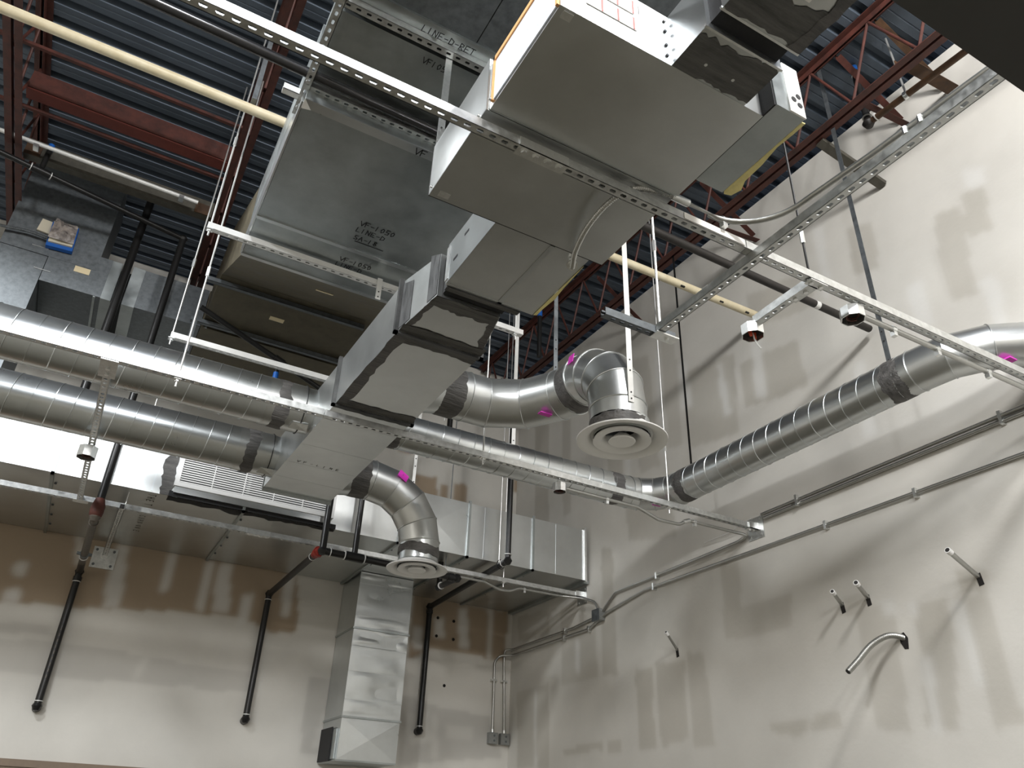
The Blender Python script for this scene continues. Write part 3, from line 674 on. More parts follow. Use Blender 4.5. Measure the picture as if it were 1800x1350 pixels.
# --- rear strut ----------------------------------------------------------
YT = 6.80
t = thing('strut_rail', (1.8, YT, ZS), 'long strut running just under the rear rectangular duct', 'strut')
obj('channel', strut_mb((-1.5, YT, ZS), (1.20, YT, ZS)), 'strut', t)
obj('channel', strut_mb((1.204, YT, ZS), (4.50, YT, ZS)), 'strut', t)
f = obj('splice_plate', MB().box((1.10, YT - 0.026, ZS - 0.006), (1.30, YT + 0.026, ZS)).box((1.10, YT - 0.027, ZS - 0.006), (1.30, YT - 0.021, ZS + 0.038)), 'zinc', t)
for k in range(4):
    bb = MB(); hexnut(bb, (1.125 + 0.05 * k, YT, ZS - 0.014), 0.010, 0.008); obj('bolt', bb, 'zinc', f)
wall_shoe(YT, ZS, 'bolted steel wall bracket holding the end of the rear strut')
t = thing('conduit', (3.6, YT, 3.8), 'conduit under the rear strut with a dip, dropping into the wall junction box', 'conduit')
pts = fillet([(2.78, 6.80, 3.822), (3.40, 6.80, 3.822), (3.58, 6.80, 3.77), (3.70, 6.80, 3.775), (3.80, 6.80, 3.82), (4.30, 6.80, 3.822), (4.50, 6.70, 3.81), (4.52, 6.52, 3.74), (4.522, 6.47, 3.65)], 0.12, 6)
obj('tube', MB().tube(pts, 0.0125, 12), 'emt', t)
for x in (2.90, 3.86): clamp(t, (x, 6.80, 3.822), (1, 0, 0))
# connecting strut between middle and rear struts
t = thing('strut_rail', (-0.21, 5.5, ZS), 'perforated strut tying the middle and rear struts together at left', 'strut')
obj('channel', strut_mb((-0.205, YM + 0.02, ZS - 0.002), (-0.205, YT, ZS - 0.006), sw=0.020), 'strut', t)
b = MB().box((-0.25, YM - 0.02, ZS - 0.010), (-0.16, YM + 0.20, ZS - 0.004)); f = obj('tee_plate', b, 'strut', t)
for y in (YM + 0.08, YM + 0.15):
    bb = MB(); hexnut(bb, (-0.205, y, ZS - 0.020), 0.012, 0.01); obj('bolt', bb, 'zinc', f)
obj('end_clip', MB().box((-0.25, YT - 0.05, ZS - 0.010), (-0.14, YT + 0.02, ZS - 0.005)), 'zinc', t)
octo_box((-0.215, 5.62, 3.765), 0.062, 0.075, 'open steel box on the perforated strut at left', wires=False)
# stub strut to the wall plate
t = thing('strut_rail', (0.105, 7.5, 3.86), 'short strut from the rear strut back to a square wall plate', 'strut')
obj('channel', strut_mb((0.105, YT - 0.03, 3.842), (0.105, 8.27, 3.842)), 'strut', t)
obj('open_end', MB().box((0.09, YT - 0.034, 3.850), (0.12, YT - 0.0305, 3.878)), 'darkbox', t)
t = thing('wall_plate', (0.10, 8.295, 3.83), 'square galvanized plate bolted to the back wall at the strut end', 'plate')
f = obj('plate', MB().box((0.0, 8.285, 3.73), (0.21, 8.298, 3.93)), 'strut', t)
for dx in (-0.075, 0.075):
    for dz in (-0.07, 0.07):
        obj('bolt', MB().cyl((0.105 + dx, 8.275, 3.83 + dz), (0.105 + dx, 8.285, 3.83 + dz), 0.013, n=6), 'galv_old', f)
obj('socket', MB().cyl((0.105, 8.25, 3.855), (0.105, 8.286, 3.855), 0.036, n=14), 'zinc', t)

# --- hanger rods for the struts ------------------------------------------
rod('hanger_rod', 'thin plated rod holding the middle strut left of the trunk', 0.152, YM + 0.01, ZS, roof_z(4.3) - 0.70, coupling=4.62)
rod('hanger_rod', 'thin plated rod holding the middle strut just right of the trunk', 2.10, YM - 0.01, ZS, roof_z(4.3))
rod('hanger_rod', 'long plated rod holding the middle strut in front of the wall duct elbow', 3.68, YM, ZS, roof_z(4.3), coupling=4.35)
rod('hanger_rod', 'white rod holding the end of the cross strut', 2.155, 2.50, 3.86, roof_z(2.5), r=0.007, coupling=4.40)
rod('hanger_rod', 'thin dark rod hanging the near strut at right', 2.46, 1.826, ZS + 0.04, roof_z(1.8), m='black', coupling=4.10)
rod('hanger_rod', 'thin plated rod at the strut stub by the back wall plate', 0.125, YT - 0.02, 3.89, 4.9, r=0.004, nut=False)
rod('hanger_rod', 'thin plated rod holding the rear strut right of the riser', 3.62, YT, ZS, roof_z(6.8), r=0.005)
rod('hanger_rod', 'thin plated rod holding the rear strut beside the small diffuser', 2.98, YT - 0.01, ZS + 0.04, roof_z(6.8), r=0.005, m='galv_old')

# ------------------------------------------------------------------ sheet metal ducts
def sheet_box(b, a, c, bulge=0.0):
    return b.box(a, c)
def cross_break(name, P, U, V, N, m, parent, h=0.006):
    """panel with a diagonal cross break: four facets meeting at a raised centre"""
    P, U, V, N = Vector(P), Vector(U), Vector(V), Vector(N)
    c = P + U / 2 + V / 2 + N * h
    b = MB().add([P, P + U, P + U + V, P + V, c], [(0, 1, 4), (1, 2, 4), (2, 3, 4), (3, 0, 4)])
    return obj(name, b, m, parent, smooth=0)

def ragged_band(p, q, r, m, name, parent, amp=0.018, n=40, seed=0, lift=0.0025):
    """sealant brushed around a round duct, with ragged edges"""
    r_ = random.Random(seed); b = MB(); p = Vector(p); q = Vector(q); d, a, c = b.frame(q - p); L = (q - p).length
    rows = []
    e0 = [0]; e1 = [0]
    for k in range(n): e0.append(e0[-1] * 0.7 + r_.uniform(-amp, amp) * 0.6); e1.append(e1[-1] * 0.7 + r_.uniform(-amp, amp) * 0.6)
    for j in range(6):
        row = []
        for k in range(n):
            t = 2 * math.pi * k / n; s = (e0[k + 1]) * (1 - j / 5) + (L + e1[k + 1]) * j / 5
            rr = r + lift + r_.uniform(0, 0.0016) if 0 < j < 5 else r + 0.0006
            row.append(p + d * s + (a * math.cos(t) + c * math.sin(t)) * rr)
        rows += row
    b.add(rows, [(i * n + k, i * n + (k + 1) % n, (i + 1) * n + (k + 1) % n, (i + 1) * n + k) for i in range(5) for k in range(n)])
    return obj(name, b, m, parent)

def spiral_duct(t, p, q, r, pitch=0.137, phase=0.0, m='galv_spiral'):
    p, q = Vector(p), Vector(q); L = (q - p).length; d, a, c = MB().frame(q - p)
    obj('tube_wall', MB().cyl(p, q, r, n=64, caps=False), m, t)
    nt = 36; turns = L / pitch; N = int(turns * nt)
    pts = [p + d * (L * i / N) + (a * math.cos(2 * math.pi * (i / nt) + phase) + c * math.sin(2 * math.pi * (i / nt) + phase)) * (r + 0.0005) for i in range(N + 1)]
    obj('spiral_seam', MB().tube(pts, 0.0032, 5), m, t)

def gored(t, pts, r, m='galv', n=48, ring=0.0035, name='gore', skip_first=False):
    """gored elbow: one straight segment per pair of points, mitred at the joints, with standing seams"""
    pts = [Vector(p) for p in pts]; rings = []
    d0 = (pts[1] - pts[0]).normalized(); _, a, c = MB().frame(d0)
    dirs = [(y - x).normalized() for x, y in zip(pts, pts[1:])]
    ring0 = [pts[0] + (a * math.cos(2 * math.pi * k / n) + c * math.sin(2 * math.pi * k / n)) * r for k in range(n)]
    rings.append(ring0); cur = ring0
    for i in range(len(dirs)):
        nrm = (dirs[i] + dirs[i + 1]).normalized() if i + 1 < len(dirs) else dirs[i]
        nxt = [v + dirs[i] * ((pts[i + 1] - v).dot(nrm) / dirs[i].dot(nrm)) for v in cur]
        obj(name, MB().add(cur + nxt, [(k, (k + 1) % n, n + (k + 1) % n, n + k) for k in range(n)]), m, t)
        cur = nxt; rings.append(nxt)
    for R_ in rings[1:-1]:
        ce = sum(R_, Vector()) / n
        RR = [ce + (v - ce) * (1 + 0.002 / r) for v in R_]
        obj('standing_seam', MB().tube(RR + [RR[0], ], ring, 6, caps=False), m, t)
    return rings

def band_tie(t, c, ax, r):
    pts = [Vector(c) + (Vector((0, math.cos(u), math.sin(u))) if ax == 'x' else Vector((math.cos(u), 0, math.sin(u)))) * (r + 0.004) for u in np.linspace(0, 2 * math.pi, 41)]
    obj('black_draw_band', MB().tube(pts, 0.0035, 6, caps=False), 'black', t)

# --- trunk duct ----------------------------------------------------------
ZB, ZTK = 3.922, 4.245
t = thing('trunk_duct', (1.288, 4.6, ZB), 'long sheet metal trunk duct with grey sealed joints, feeding the round ducts', 'duct')
def taper(y0, l0, r0, y1, l1, r1, zb0=ZB, zt0=ZTK, zb1=ZB, zt1=ZTK):
    return [(l0, y0, zb0), (r0, y0, zb0), (r1, y1, zb1), (l1, y1, zb1), (l0, y0, zt0), (r0, y0, zt0), (r1, y1, zt1), (l1, y1, zt1)]
obj('transition', MB().hexa(taper(2.903, 1.118, 1.465, 3.298, 1.073, 1.551, ZB, 4.18, ZB, ZTK)), 'galv', t)
lx = lambda y: 1.073 + (1.006 - 1.073) * (y - 3.298) / (5.75 - 3.298)
rx = lambda y: 1.551 + (1.536 - 1.551) * (y - 3.298) / (5.75 - 3.298)
secs = [(3.312, 4.250), (4.260, 4.922), (4.924, 5.262), (5.264, 5.566), (5.568, 5.870)]
for y0, y1 in secs:
    obj('duct_section', MB().hexa(taper(y0, lx(y0), rx(y0), y1, lx(y1), rx(y1))), 'galv', t)
for y, ww in ((3.303, 0.022), (4.255, 0.022)):
    b = MB()
    b.box((lx(y) - 0.022, y - 0.012, ZB - 0.014), (rx(y) + 0.022, y + 0.012, ZB)); b.box((lx(y) - 0.022, y - 0.012, ZB - 0.014), (lx(y), y + 0.012, ZTK + 0.012)); b.box((rx(y), y - 0.012, ZB - 0.014), (rx(y) + 0.022, y + 0.012, ZTK + 0.012))
    obj('flange_joint', b, 'mastic_wash', t)
def ragged_patch(name, P, U, V, N, m, parent, amp=0.02, n=18, seed=1, lift=0.0015):
    r_ = random.Random(seed); P, U, V, N = Vector(P), Vector(U), Vector(V), Vector(N); a = []; c = []
    e = f = 0
    for k in range(n + 1):
        e = e * 0.7 + r_.uniform(-amp, amp) * 0.6; f = f * 0.7 + r_.uniform(-amp, amp) * 0.6
        a.append(P + U * (k / n) + V.normalized() * e * 0.4 + N * lift); c.append(P + U * (k / n) + V + V.normalized() * f + N * lift)
    a = [p + N * 0.00035 * (seed % 9) for p in a]; c = [p + N * 0.00035 * (seed % 9) for p in c]
    b = MB().add(a + c, [(k, k + 1, n + 2 + k, n + 1 + k) for k in range(n)])
    return obj(name, b, m, parent, smooth=0)
dn = (0, 0, -1)
ragged_patch('sealant', (lx(4.23), 4.2366, ZB), (rx(4.23) - lx(4.23), 0, 0), (0, -0.0782, 0), dn, 'mastic_x', t, 0.012, seed=3)
ragged_patch('sealant', (lx(4.23), 4.2688, ZB), (rx(4.23) - lx(4.23), 0, 0), (0, 0.0276, 0), dn, 'mastic_x', t, 0.010, seed=4)
ragged_patch('sealant', (lx(3.31), 3.3212, ZB), (rx(3.31) - lx(3.31), 0, 0), (0, 0.0552, 0), dn, 'mastic_x', t, 0.012, seed=5)
ragged_patch('sealant', (lx(3.31), 3.2844, ZB), (rx(3.31) - lx(3.31), 0, 0), (0, -0.069, 0), dn, 'mastic_x', t, 0.016, seed=6)
ragged_patch('sealant', (1.1178, 2.9072, ZB), (0.3468, 0, 0), (0, 0.092, 0), dn, 'mastic_x', t, 0.02, seed=7)
ragged_patch('sealant', (lx(3.33), 3.3304, ZB), (lx(4.20) - lx(3.33), 0.874, 0), (0.057, 0, 0), dn, 'mastic', t, 0.018, seed=8)
ragged_patch('sealant', (1.1169, 2.9164, ZB), (-0.0414, 0.368, 0), (0.0322, 0, 0), dn, 'mastic', t, 0.012, seed=9)
ragged_patch('sealant', (1.4665, 2.9164, ZB), (0.0828, 0.368, 0), (-0.0414, 0, 0), dn, 'mastic', t, 0.014, seed=10)
# thin grey wash around the side of the transition
for y0, y1 in ((2.908, 3.0), (3.174, 3.294)):
    b = MB().hexa([(1.1165 - (y0 - 2.903) * 0.114, y0, ZB + 0.01), (1.1165 - (y1 - 2.903) * 0.114, y1, ZB + 0.01), (1.1150 - (y1 - 2.903) * 0.114, y1, ZB + 0.01), (1.1150 - (y0 - 2.903) * 0.114, y0, ZB + 0.01),
                   (1.1165 - (y0 - 2.903) * 0.114, y0, 4.18), (1.1165 - (y1 - 2.903) * 0.114, y1, 4.226), (1.1150 - (y1 - 2.903) * 0.114, y1, 4.226), (1.1150 - (y0 - 2.903) * 0.114, y0, 4.18)])
    obj('sealant_wash', b, 'mastic_wash', t, smooth=0)
obj('end_flange', MB().box((0.9982, 5.8696, ZB - 0.02), (1.5456, 5.888, ZTK + 0.02)), 'galv_dark', t)

# flexible connector and blower housing of the unit ----------------------
t = thing('canvas_connector', (1.288, 2.852, ZB), 'narrow black canvas connector between blower box and trunk duct', 'connector')
b = MB()
x0, x1, z0, z1 = 1.145, 1.472, ZB + 0.018, 4.166
b.box((x0, 2.8382, z0), (x1, 2.898, z1)); obj('canvas', b, 'flex', t)
b = MB().box((1.127, 2.8078, ZB - 0.005), (1.5272, 2.8391, 4.18)); obj('collar', b, 'mastic_wash', t)
obj('sealant', ragged_m := MB().box((1.1408, 2.8097, ZB - 0.007), (1.518, 2.8373, ZB - 0.005)), 'mastic_x', t)

u = thing('air_handler', (1.242, 1.794, ZB), 'large horizontal galvanized air handler hung in the middle above the near strut', 'unit')
def plate(name, a, c, m, p=u, **k): return obj(name, MB().box(a, c), m, p, **k)
plate('front_casing', (0.8142, 1.3018, ZB), (1.6698, 1.7802, 4.18), 'galv')
plate('rear_casing', (0.8022, 1.783, ZB - 0.001), (1.6606, 2.2926, 4.1984), 'galv')
plate('casing_seam', (0.8078, 1.7756, ZB - 0.003), (1.6652, 1.7788, ZB), 'galv_dark')
plate('rear_lip', (0.8022, 2.2926, ZB + 0.002), (1.656, 2.3, 4.18), 'flex')
# bowed left side skin of the rear casing
b = MB(); vv = []
for i in range(9):
    for j in range(5):
        s = i / 8; h = j / 4
        vv.append((0.8015 - 0.010 * math.sin(math.pi * s) * math.sin(math.pi * h), 1.785 + 0.506 * s, ZB + 0.002 + (0.274 - 0.018 * s) * h))
b.add(vv, [(i * 5 + j, (i + 1) * 5 + j, (i + 1) * 5 + j + 1, i * 5 + j + 1) for i in range(8) for j in range(4)])
obj('side_skin', b, 'galv', u)
for y, z in ((2.263, 3.941), (1.84, 3.941), (1.748, 3.936)): obj('screw', MB().cyl((0.793, y, z), (0.8004, y, z), 0.006, n=8), 'zinc', u)
f = plate('blower_casing', (1.1178, 2.3018, ZB + 0.004), (1.5962, 2.806, 4.1662), 'galv')
plate('blower_left_panel', (1.1164, 2.3018, ZB + 0.004), (1.1187, 2.806, 4.1662), 'galv_spiral')
plate('panel_seam', (1.3938, 2.3018, ZB), (1.4168, 2.806, ZB + 0.004), 'galv_spiral')
plate('corner_post', (1.1123, 2.7784, ZB + 0.02), (1.1169, 2.8106, 4.1432), 'zinc')
for y, z in ((2.576, 4.088), (2.686, 4.014)): obj('slot_mark', MB().box((1.1146, y, z), (1.1165, y + 0.045, z + 0.012)), 'ink', u)
plate('outlet_flange', (1.1178, 2.7922, ZB), (1.5272, 2.806, ZB + 0.004), 'galv_spiral')
b = MB(); 
pp = [(1.598, 2.346, 3.9206), (1.598, 2.7968, 3.9206), (1.6118, 2.7876, 3.9187), (1.6082, 2.714, 3.915), (1.6164, 2.622, 3.9169), (1.6072, 2.53, 3.9196)]
obj('insulation_edge', MB().poly(pp, (0, 0, 0.0037)), 'foil', u, smooth=0)
plate('hanging_lug', (0.8326, 2.2448, ZB - 0.006), (0.8786, 2.2724, ZB), 'zinc'); plate('hanging_lug', (0.8326, 1.311, ZB - 0.006), (0.8694, 1.3386, ZB), 'zinc')
# filter in the left end of the front casing
f = plate('filter', (0.8078, 1.311, ZB + 0.012), (0.8133, 1.748, 4.157), 'filter')
for a, c in (((0.8022, 1.3064, 4.145), (0.8133, 1.7526, 4.1662)), ((0.8022, 1.7416, ZB + 0.008), (0.8133, 1.7526, 4.1662)), ((0.8022, 1.3064, ZB + 0.004), (0.8133, 1.3174, 4.1662))):
    obj('cardboard_frame', MB().box(a, c), 'card', f)
# labels on the front face
f = plate('warning_label', (0.9108, 1.2981, 4.0006), (1.1132, 1.3013, 4.065), 'paper')
g = plate('warning_label', (0.92, 1.2981, 4.0834), (1.104, 1.3013, 4.157), 'paper')
for lab, zz0, zz1 in ((f, 4.002, 4.063), (g, 4.085, 4.155)):
    for k, x in enumerate((0.9246, 0.989, 1.0534)):
        obj('red_bar', MB().box((x + 0.044, 1.2967, zz0), (x + 0.051, 1.2981, zz1)), 'redprint', lab)
        for j in range(4):
            obj('print_line', MB().box((x + 0.003 + 0.010 * j, 1.297, zz0 + 0.006), (x + 0.007 + 0.010 * j, 1.2981, zz1 - 0.006)), 'greyprint', lab)
b = MB().box((1.127, 1.2977, 4.1018), (1.1298, 1.3, 4.1524)); obj('arrow_print', b, 'greyprint', u)
# collar and return side
b = MB().box((1.2558, 1.127, ZB + 0.004), (1.5824, 1.3018, 4.18)); obj('return_collar', b, 'galv_spiral', u)
ragged_patch('sealant', (1.5824, 1.2972, ZB + 0.004), (-0.3266, 0, 0), (0, -0.1472, 0), dn, 'mastic_x', u, 0.03, seed=20)
for z in (3.96, 4.014, 4.088, 4.143): obj('screw', MB().cyl((1.2374, 1.2954, z), (1.2374, 1.3009, z), 0.006, n=8), 'ink', u)
for x in (1.352, 1.472): obj('screw', MB().cyl((x, 1.242, ZB + 0.001), (x, 1.242, ZB + 0.005), 0.006, n=8), 'zinc', u)
# control box at right
c_ = thing('control_box', (1.748, 1.4444, ZB), 'grey control box on the right side of the air handler with torn yellow lining', 'box')
obj('body', MB().box((1.6726, 1.2374, ZB), (1.8078, 1.6652, 4.1616)), 'galv_dark', c_)
f = obj('end_panel', MB().box((1.7342, 1.231, ZB), (1.8106, 1.2374, 4.18)), 'whitesteel', c_)
for x, z in ((1.789, 4.024), (1.762, 3.996), (1.789, 3.978)): obj('knockout_hole', MB().cyl((x, 1.2291, z), (x, 1.2319, z), 0.012, n=14), 'ink', f)
obj('gap_strip', MB().box((1.667, 1.242, ZB + 0.001), (1.6744, 1.656, 4.1524)), 'flex', c_)
pp = [(1.8096, 1.2512, 3.9206), (1.8262, 1.2512, 3.9242), (1.8234, 1.3064, 3.9206), (1.817, 1.38, 3.9178), (1.8308, 1.472, 3.915), (1.8326, 1.564, 3.9114), (1.8446, 1.6008, 3.8994), (1.8354, 1.6468, 3.904), (1.817, 1.6652, 3.9178), (1.8096, 1.656, 3.9206)]
obj('torn_lining', MB().poly(pp, (0, 0, 0.0055)), 'foil', c_, smooth=0)
# return duct at the top
c_ = thing('canvas_connector', (1.4168, 1.0856, ZB), 'wide black canvas connector on the return side of the air handler', 'connector')
obj('canvas', MB().box((1.2742, 1.0626, ZB + 0.03), (1.564, 1.1279, 4.1662)), 'flex', c_)
for y in (1.130, 1.058): obj('clinched_edge', MB().box((1.2512, y - 0.004, ZB), (1.587, y + 0.004, ZB + 0.010)), 'zinc', c_)
c_ = thing('return_duct', (1.4168, 0.552, ZB), 'rectangular return duct with sealed end, leaving the picture at the top', 'duct')
obj('duct_section', MB().box((1.2558, 0.46, ZB + 0.003), (1.587, 1.0562, 4.1984)), 'galv', c_)
ragged_patch('sealant', (1.2558, 1.0543, ZB + 0.003), (0.3312, 0, 0), (0, -0.1288, 0), dn, 'mastic_x', c_, 0.03, seed=22)
ragged_patch('sealant', (1.587, 1.0543, ZB + 0.002), (0, -0.46, 0), (-0.0506, 0, 0), dn, 'mastic', c_, 0.02, seed=23)
obj('paper_note', MB().box((1.38, 0.8556, ZB - 0.001), (1.472, 0.9062, ZB + 0.003)), 'paper', c_)

# --- big return duct with marker writing --------------------------------
v = thing('rectangular_duct', (0.8, 3.6, 4.86), 'biggest grey rectangular duct, marked in black pen, rising at its far end', 'duct')
XD0, XD1 = 0.315, 1.75
obj('duct_section', MB().box((XD0, 2.93, 4.862), (XD1, 3.945, 5.45)), 'galv_dark', v)
obj('duct_section', MB().box((XD0, 3.952, 4.862), (XD1, 4.36, 5.45)), 'galv_dark', v)
obj('joint_strip', MB().box((XD0 - 0.006, 3.935, 4.853), (XD1, 3.962, 4.862)), 'galv_spiral', v)
obj('joint_strip', MB().box((XD0 - 0.006, 4.345, 4.853), (XD1, 4.372, 4.862)), 'galv_spiral', v)
obj('joint_strip', MB().box((XD0, 2.93, 4.856), (XD1, 2.99, 4.862)), 'galv_spiral', v)
obj('side_flange', MB().box((XD0 - 0.012, 2.96, 4.86), (XD0 - 0.002, 4.36, 5.0)), 'galv_spiral', v)
obj('corner_gusset', MB().poly([(XD0 - 0.002, 2.93, 4.855), (XD0 + 0.045, 2.99, 4.855), (XD0 - 0.002, 3.0, 4.855)], (0, 0, 0.004)), 'paper', v, smooth=0)
# offset rising to the rear
obj('offset_section', MB().hexa([(XD0, 4.372, 4.862), (XD1, 4.372, 4.862), (XD1, 5.90, 5.72), (XD0, 5.90, 5.72), (XD0, 4.372, 5.45), (XD1, 4.372, 5.45), (XD1, 5.90, 6.25), (XD0, 5.90, 6.25)]), 'galv_shaded', v)
obj('duct_section', MB().box((XD0, 5.90, 5.72), (XD1, 6.79, 6.25)), 'galv_shaded', v)
for x, y, z, s in ((0.86, 4.70, 5.04, 0.33),):
    obj('tape_note', MB().hexa([(0.92, 4.86, 5.130), (1.05, 4.86, 5.130), (1.05, 4.91, 5.158), (0.92, 4.91, 5.158), (0.92, 4.86, 5.134), (1.05, 4.86, 5.134), (1.05, 4.91, 5.162), (0.92, 4.91, 5.162)]), 'cream', v)

obj('tape_note', MB().box((0.83, 6.30, 5.7165), (0.96, 6.36, 5.7195)), 'cream', v)
r_ = thing('rectangular_duct', (0.9, 1.5, 5.0), 'grey rectangular duct nearest the camera, with a lettered flange and joint gap', 'duct')
obj('duct_section', MB().box((0.315, 0.9, 4.985), (0.95, 2.37, 5.45)), 'galv_old', r_)
obj('duct_section', MB().box((0.955, 0.9, 4.985), (1.80, 2.37, 5.45)), 'galv_old', r_)
obj('flange', MB().box((0.315, 2.29, 4.972), (1.80, 2.372, 4.985)), 'galv_dark', r_)
s_ = thing('rectangular_duct', (0.9, 2.6, 5.0), 'short recessed duct piece between the two slotted angle irons', 'duct')
obj('duct_section', MB().box((0.325, 2.46, 5.005), (1.75, 2.91, 5.45)), 'galv_dark', s_)
obj('flange', MB().box((0.325, 2.46, 4.99), (1.30, 2.54, 5.005)), 'galv_dark', s_)
obj('dark_gap', MB().box((0.33, 2.373, 5.02), (1.29, 2.458, 5.44)), 'flex', s_)

# slotted angles carrying them
def angle_thing(p, ax, la, L, label, lb=(0, 0, 1)):
    t = thing('slotted_angle', p, label, 'angle')
    obj('angle', slot_angle_mb(p, ax, la, lb, L), 'strut', t, smooth=0)
    return t
t = angle_thing((0.27, 2.355, 4.93), (1, 0, 0), (0, 1, 0), 0.90, 'slotted angle iron at the front gap of the grey ducts')
t = angle_thing((0.29, 2.900, 4.925), (1, 0, 0), (0, 1, 0), 0.86, 'slotted angle iron behind the recessed duct piece')
t = angle_thing((0.325, 2.32, 4.922), (0, 1, 0), (-1, 0, 0), 0.80, 'slotted angle iron along the left edge of the grey ducts')
for y in (2.36, 2.875, 3.06): obj('bolt', MB().cyl((0.302, y, 4.910), (0.302, y, 4.921), 0.012, n=6), 'zinc', t)
t = thing('strut_rail', (0.26, 3.04, 4.98), 'short white strut end poking out left below the big duct', 'strut')
obj('channel', strut_mb((0.205, 3.04, 4.965), (0.318, 3.04, 4.965), slots=False), 'whitesteel', t)
strap('hanger_strap', 'flat steel strap between the front slotted angle and the air handler', (0.862, 2.40, 4.25), 4.95, w=0.034, m='zinc')

# --- trapezes ------------------------------------------------------------
YD, ZD = 4.15, 4.80
t = thing('trapeze', (1.17, YD, ZD), 'long white slotted trapeze strut under the big marked duct', 'strut')
obj('channel', strut_mb((0.068, YD, ZD), (2.28, YD, ZD), pitch=0.0563, slot=0.030), 'whitesteel', t)
rod('hanger_rod', 'plated rod at the left end of the long trapeze, outermost', 0.085, YD - 0.004, ZD, roof_z(YD), coupling=5.55)
rod('hanger_rod', 'plated rod through the right end of the long trapeze', 2.225, YD, ZD, roof_z(YD), r=0.006)
strap('hanger_strap', 'white strap with pointed tip hooked over the long trapeze beside the trunk', (1.175, YD - 0.03, ZD - 0.12), ZD + 0.05, w=0.035)
YFZ = 5.12
t = thing('trapeze', (1.1, YFZ, 4.53), 'white slotted trapeze strut passing over the trunk and left spiral ducts', 'strut')
obj('channel', strut_mb((0.06, YFZ, 4.545), (2.17, YFZ, 4.545)), 'whitesteel', t)
rod('hanger_rod', 'plated rod at the left end of the trapeze above the upper spiral duct', 0.07, YFZ, 4.545, roof_z(YFZ), coupling=5.2)
rod('hanger_rod', 'plated rod at the right end of the trapeze near the big elbow', 2.14, YFZ, 4.545, roof_z(YFZ), r=0.005)
for yy, zz, lab in ((5.99, 5.672, 'upper'), (6.70, 5.672, 'lower')):
    t = thing('trapeze', (0.3, yy, zz), '%s dull trapeze bar below the raised rear end of the big duct' % lab, 'strut')
    obj('channel', strut_mb((0.20, yy, zz), (1.62, yy, zz), slots=False), 'galv_old', t)
t = thing('strut_rail', (0.24, 6.75, 5.8), 'dull upright strut at the left end of the rear trapeze bars', 'strut')
obj('channel', MB().box((0.215, 6.60, 5.30), (0.256, 6.641, 5.67)), 'galv_old', t)

# --- round ducts ---------------------------------------------------------
def tap(t, x0, x1, y, z, r, grow=0.05):
    """conical side tap on the trunk"""
    obj('tap', MB().cyl((x0, y, z), (x1, y, z), r + grow, r, n=48, caps=False), 'galv_spiral', t)
ZC = 4.111
def left_spiral(y, lab):
    t = thing('spiral_duct', (0, y, ZC), lab, 'duct', 'spiral ducts left of the trunk')
    spiral_duct(t, (-2.392, y, ZC), (0.736, y, ZC), 0.160, 0.126)
    obj('coupling', MB().cyl((0.7176, y, ZC), (0.9752, y, ZC), 0.162, n=64, caps=False), 'galv', t)
    tap(t, 1.07, 0.966, y, ZC, 0.157, 0.0)
    ragged_band((0.7728, y, ZC), (0.8602, y, ZC), 0.162, 'mastic', 'sealant', t, seed=int(y * 10))
    band_tie(t, (0.9614, y, ZC), 'x', 0.162)
    b = MB().poly([(0.9108, y - 0.09, ZC - 0.143), (1.012, y - 0.09, ZC - 0.143), (1.012, y - 0.06, ZC - 0.180), (0.8924, y - 0.05, ZC - 0.175)], (0, 0.0037, 0.0028)); obj('bracket_plate', b, 'zinc', t, smooth=0)
left_spiral(4.816, 'upper bright spiral duct entering from the left, behind the middle strut')
left_spiral(5.686, 'lower bright spiral duct entering from the left, in front of the vent grille')
RD, YDD, XC, ZC2 = 0.129, 4.802, 3.965, 4.134
t = thing('spiral_duct', (2.668, YDD, ZC2), 'spiral duct running right from the trunk into the corner elbow', 'duct')
tap(t, 1.527, 1.62, YDD, ZC2, RD, 0.012)
ragged_band((1.564, YDD, ZC2), (1.656, YDD, ZC2), RD, 'mastic', 'sealant', t, seed=31)
spiral_duct(t, (1.6008, YDD, ZC2), (3.5512, YDD, ZC2), RD, 0.126, phase=1.0)
ragged_band((3.4592, YDD, ZC2), (3.5604, YDD, ZC2), RD, 'mastic', 'sealant', t, seed=32)
t = thing('duct_elbow', (3.864, 4.738, ZC2), 'corner elbow joining the two right hand spiral ducts', 'elbow')
E1 = [(3.5512, YDD, ZC2), (3.6616, YDD, ZC2)] + [tuple(p) for p in arc((3.6662, 4.5034, ZC2), (1, 0, 0), (0, 1, 0), 0.299, math.pi / 2 - 0.30, 0.30, 2)] + [(XC, 4.508, ZC2), (XC, 4.416, ZC2)]
gored(t, E1, RD + 0.001)
b = MB().box((3.7904, 4.6, ZC2 - 0.135), (3.864, 4.646, ZC2 - 0.128)); obj('pink_label', b, 'pink', t)
t = thing('spiral_duct', (XC, 3.404, ZC2), 'dark spiral duct running along the right wall below the struts', 'duct')
spiral_duct(t, (XC, 4.4344, ZC2), (XC, 2.392, ZC2), RD, 0.126, phase=0.5)
ragged_band((XC, 4.4528, ZC2), (XC, 4.3424, ZC2), RD, 'mastic', 'sealant', t, seed=33)
ragged_band((XC, 2.5208, ZC2), (XC, 2.392, ZC2), RD, 'mastic', 'sealant', t, seed=34)
t = thing('duct_elbow', (4.094, 2.116, ZC2), 'elbow at the right picture edge turning into the wall', 'elbow')
gored(t, [(XC, 2.4104, ZC2), (XC, 2.3414, ZC2), (3.9882, 2.1528, ZC2 + 0.005), (4.094, 1.978, ZC2 + 0.01), (4.26, 1.84, ZC2 + 0.01), (4.75, 1.60, ZC2 + 0.01)], RD + 0.001)
obj('pink_label', MB().box((4.048, 1.8676, ZC2 - 0.128), (4.1124, 1.932, ZC2 - 0.12)), 'pink', t)
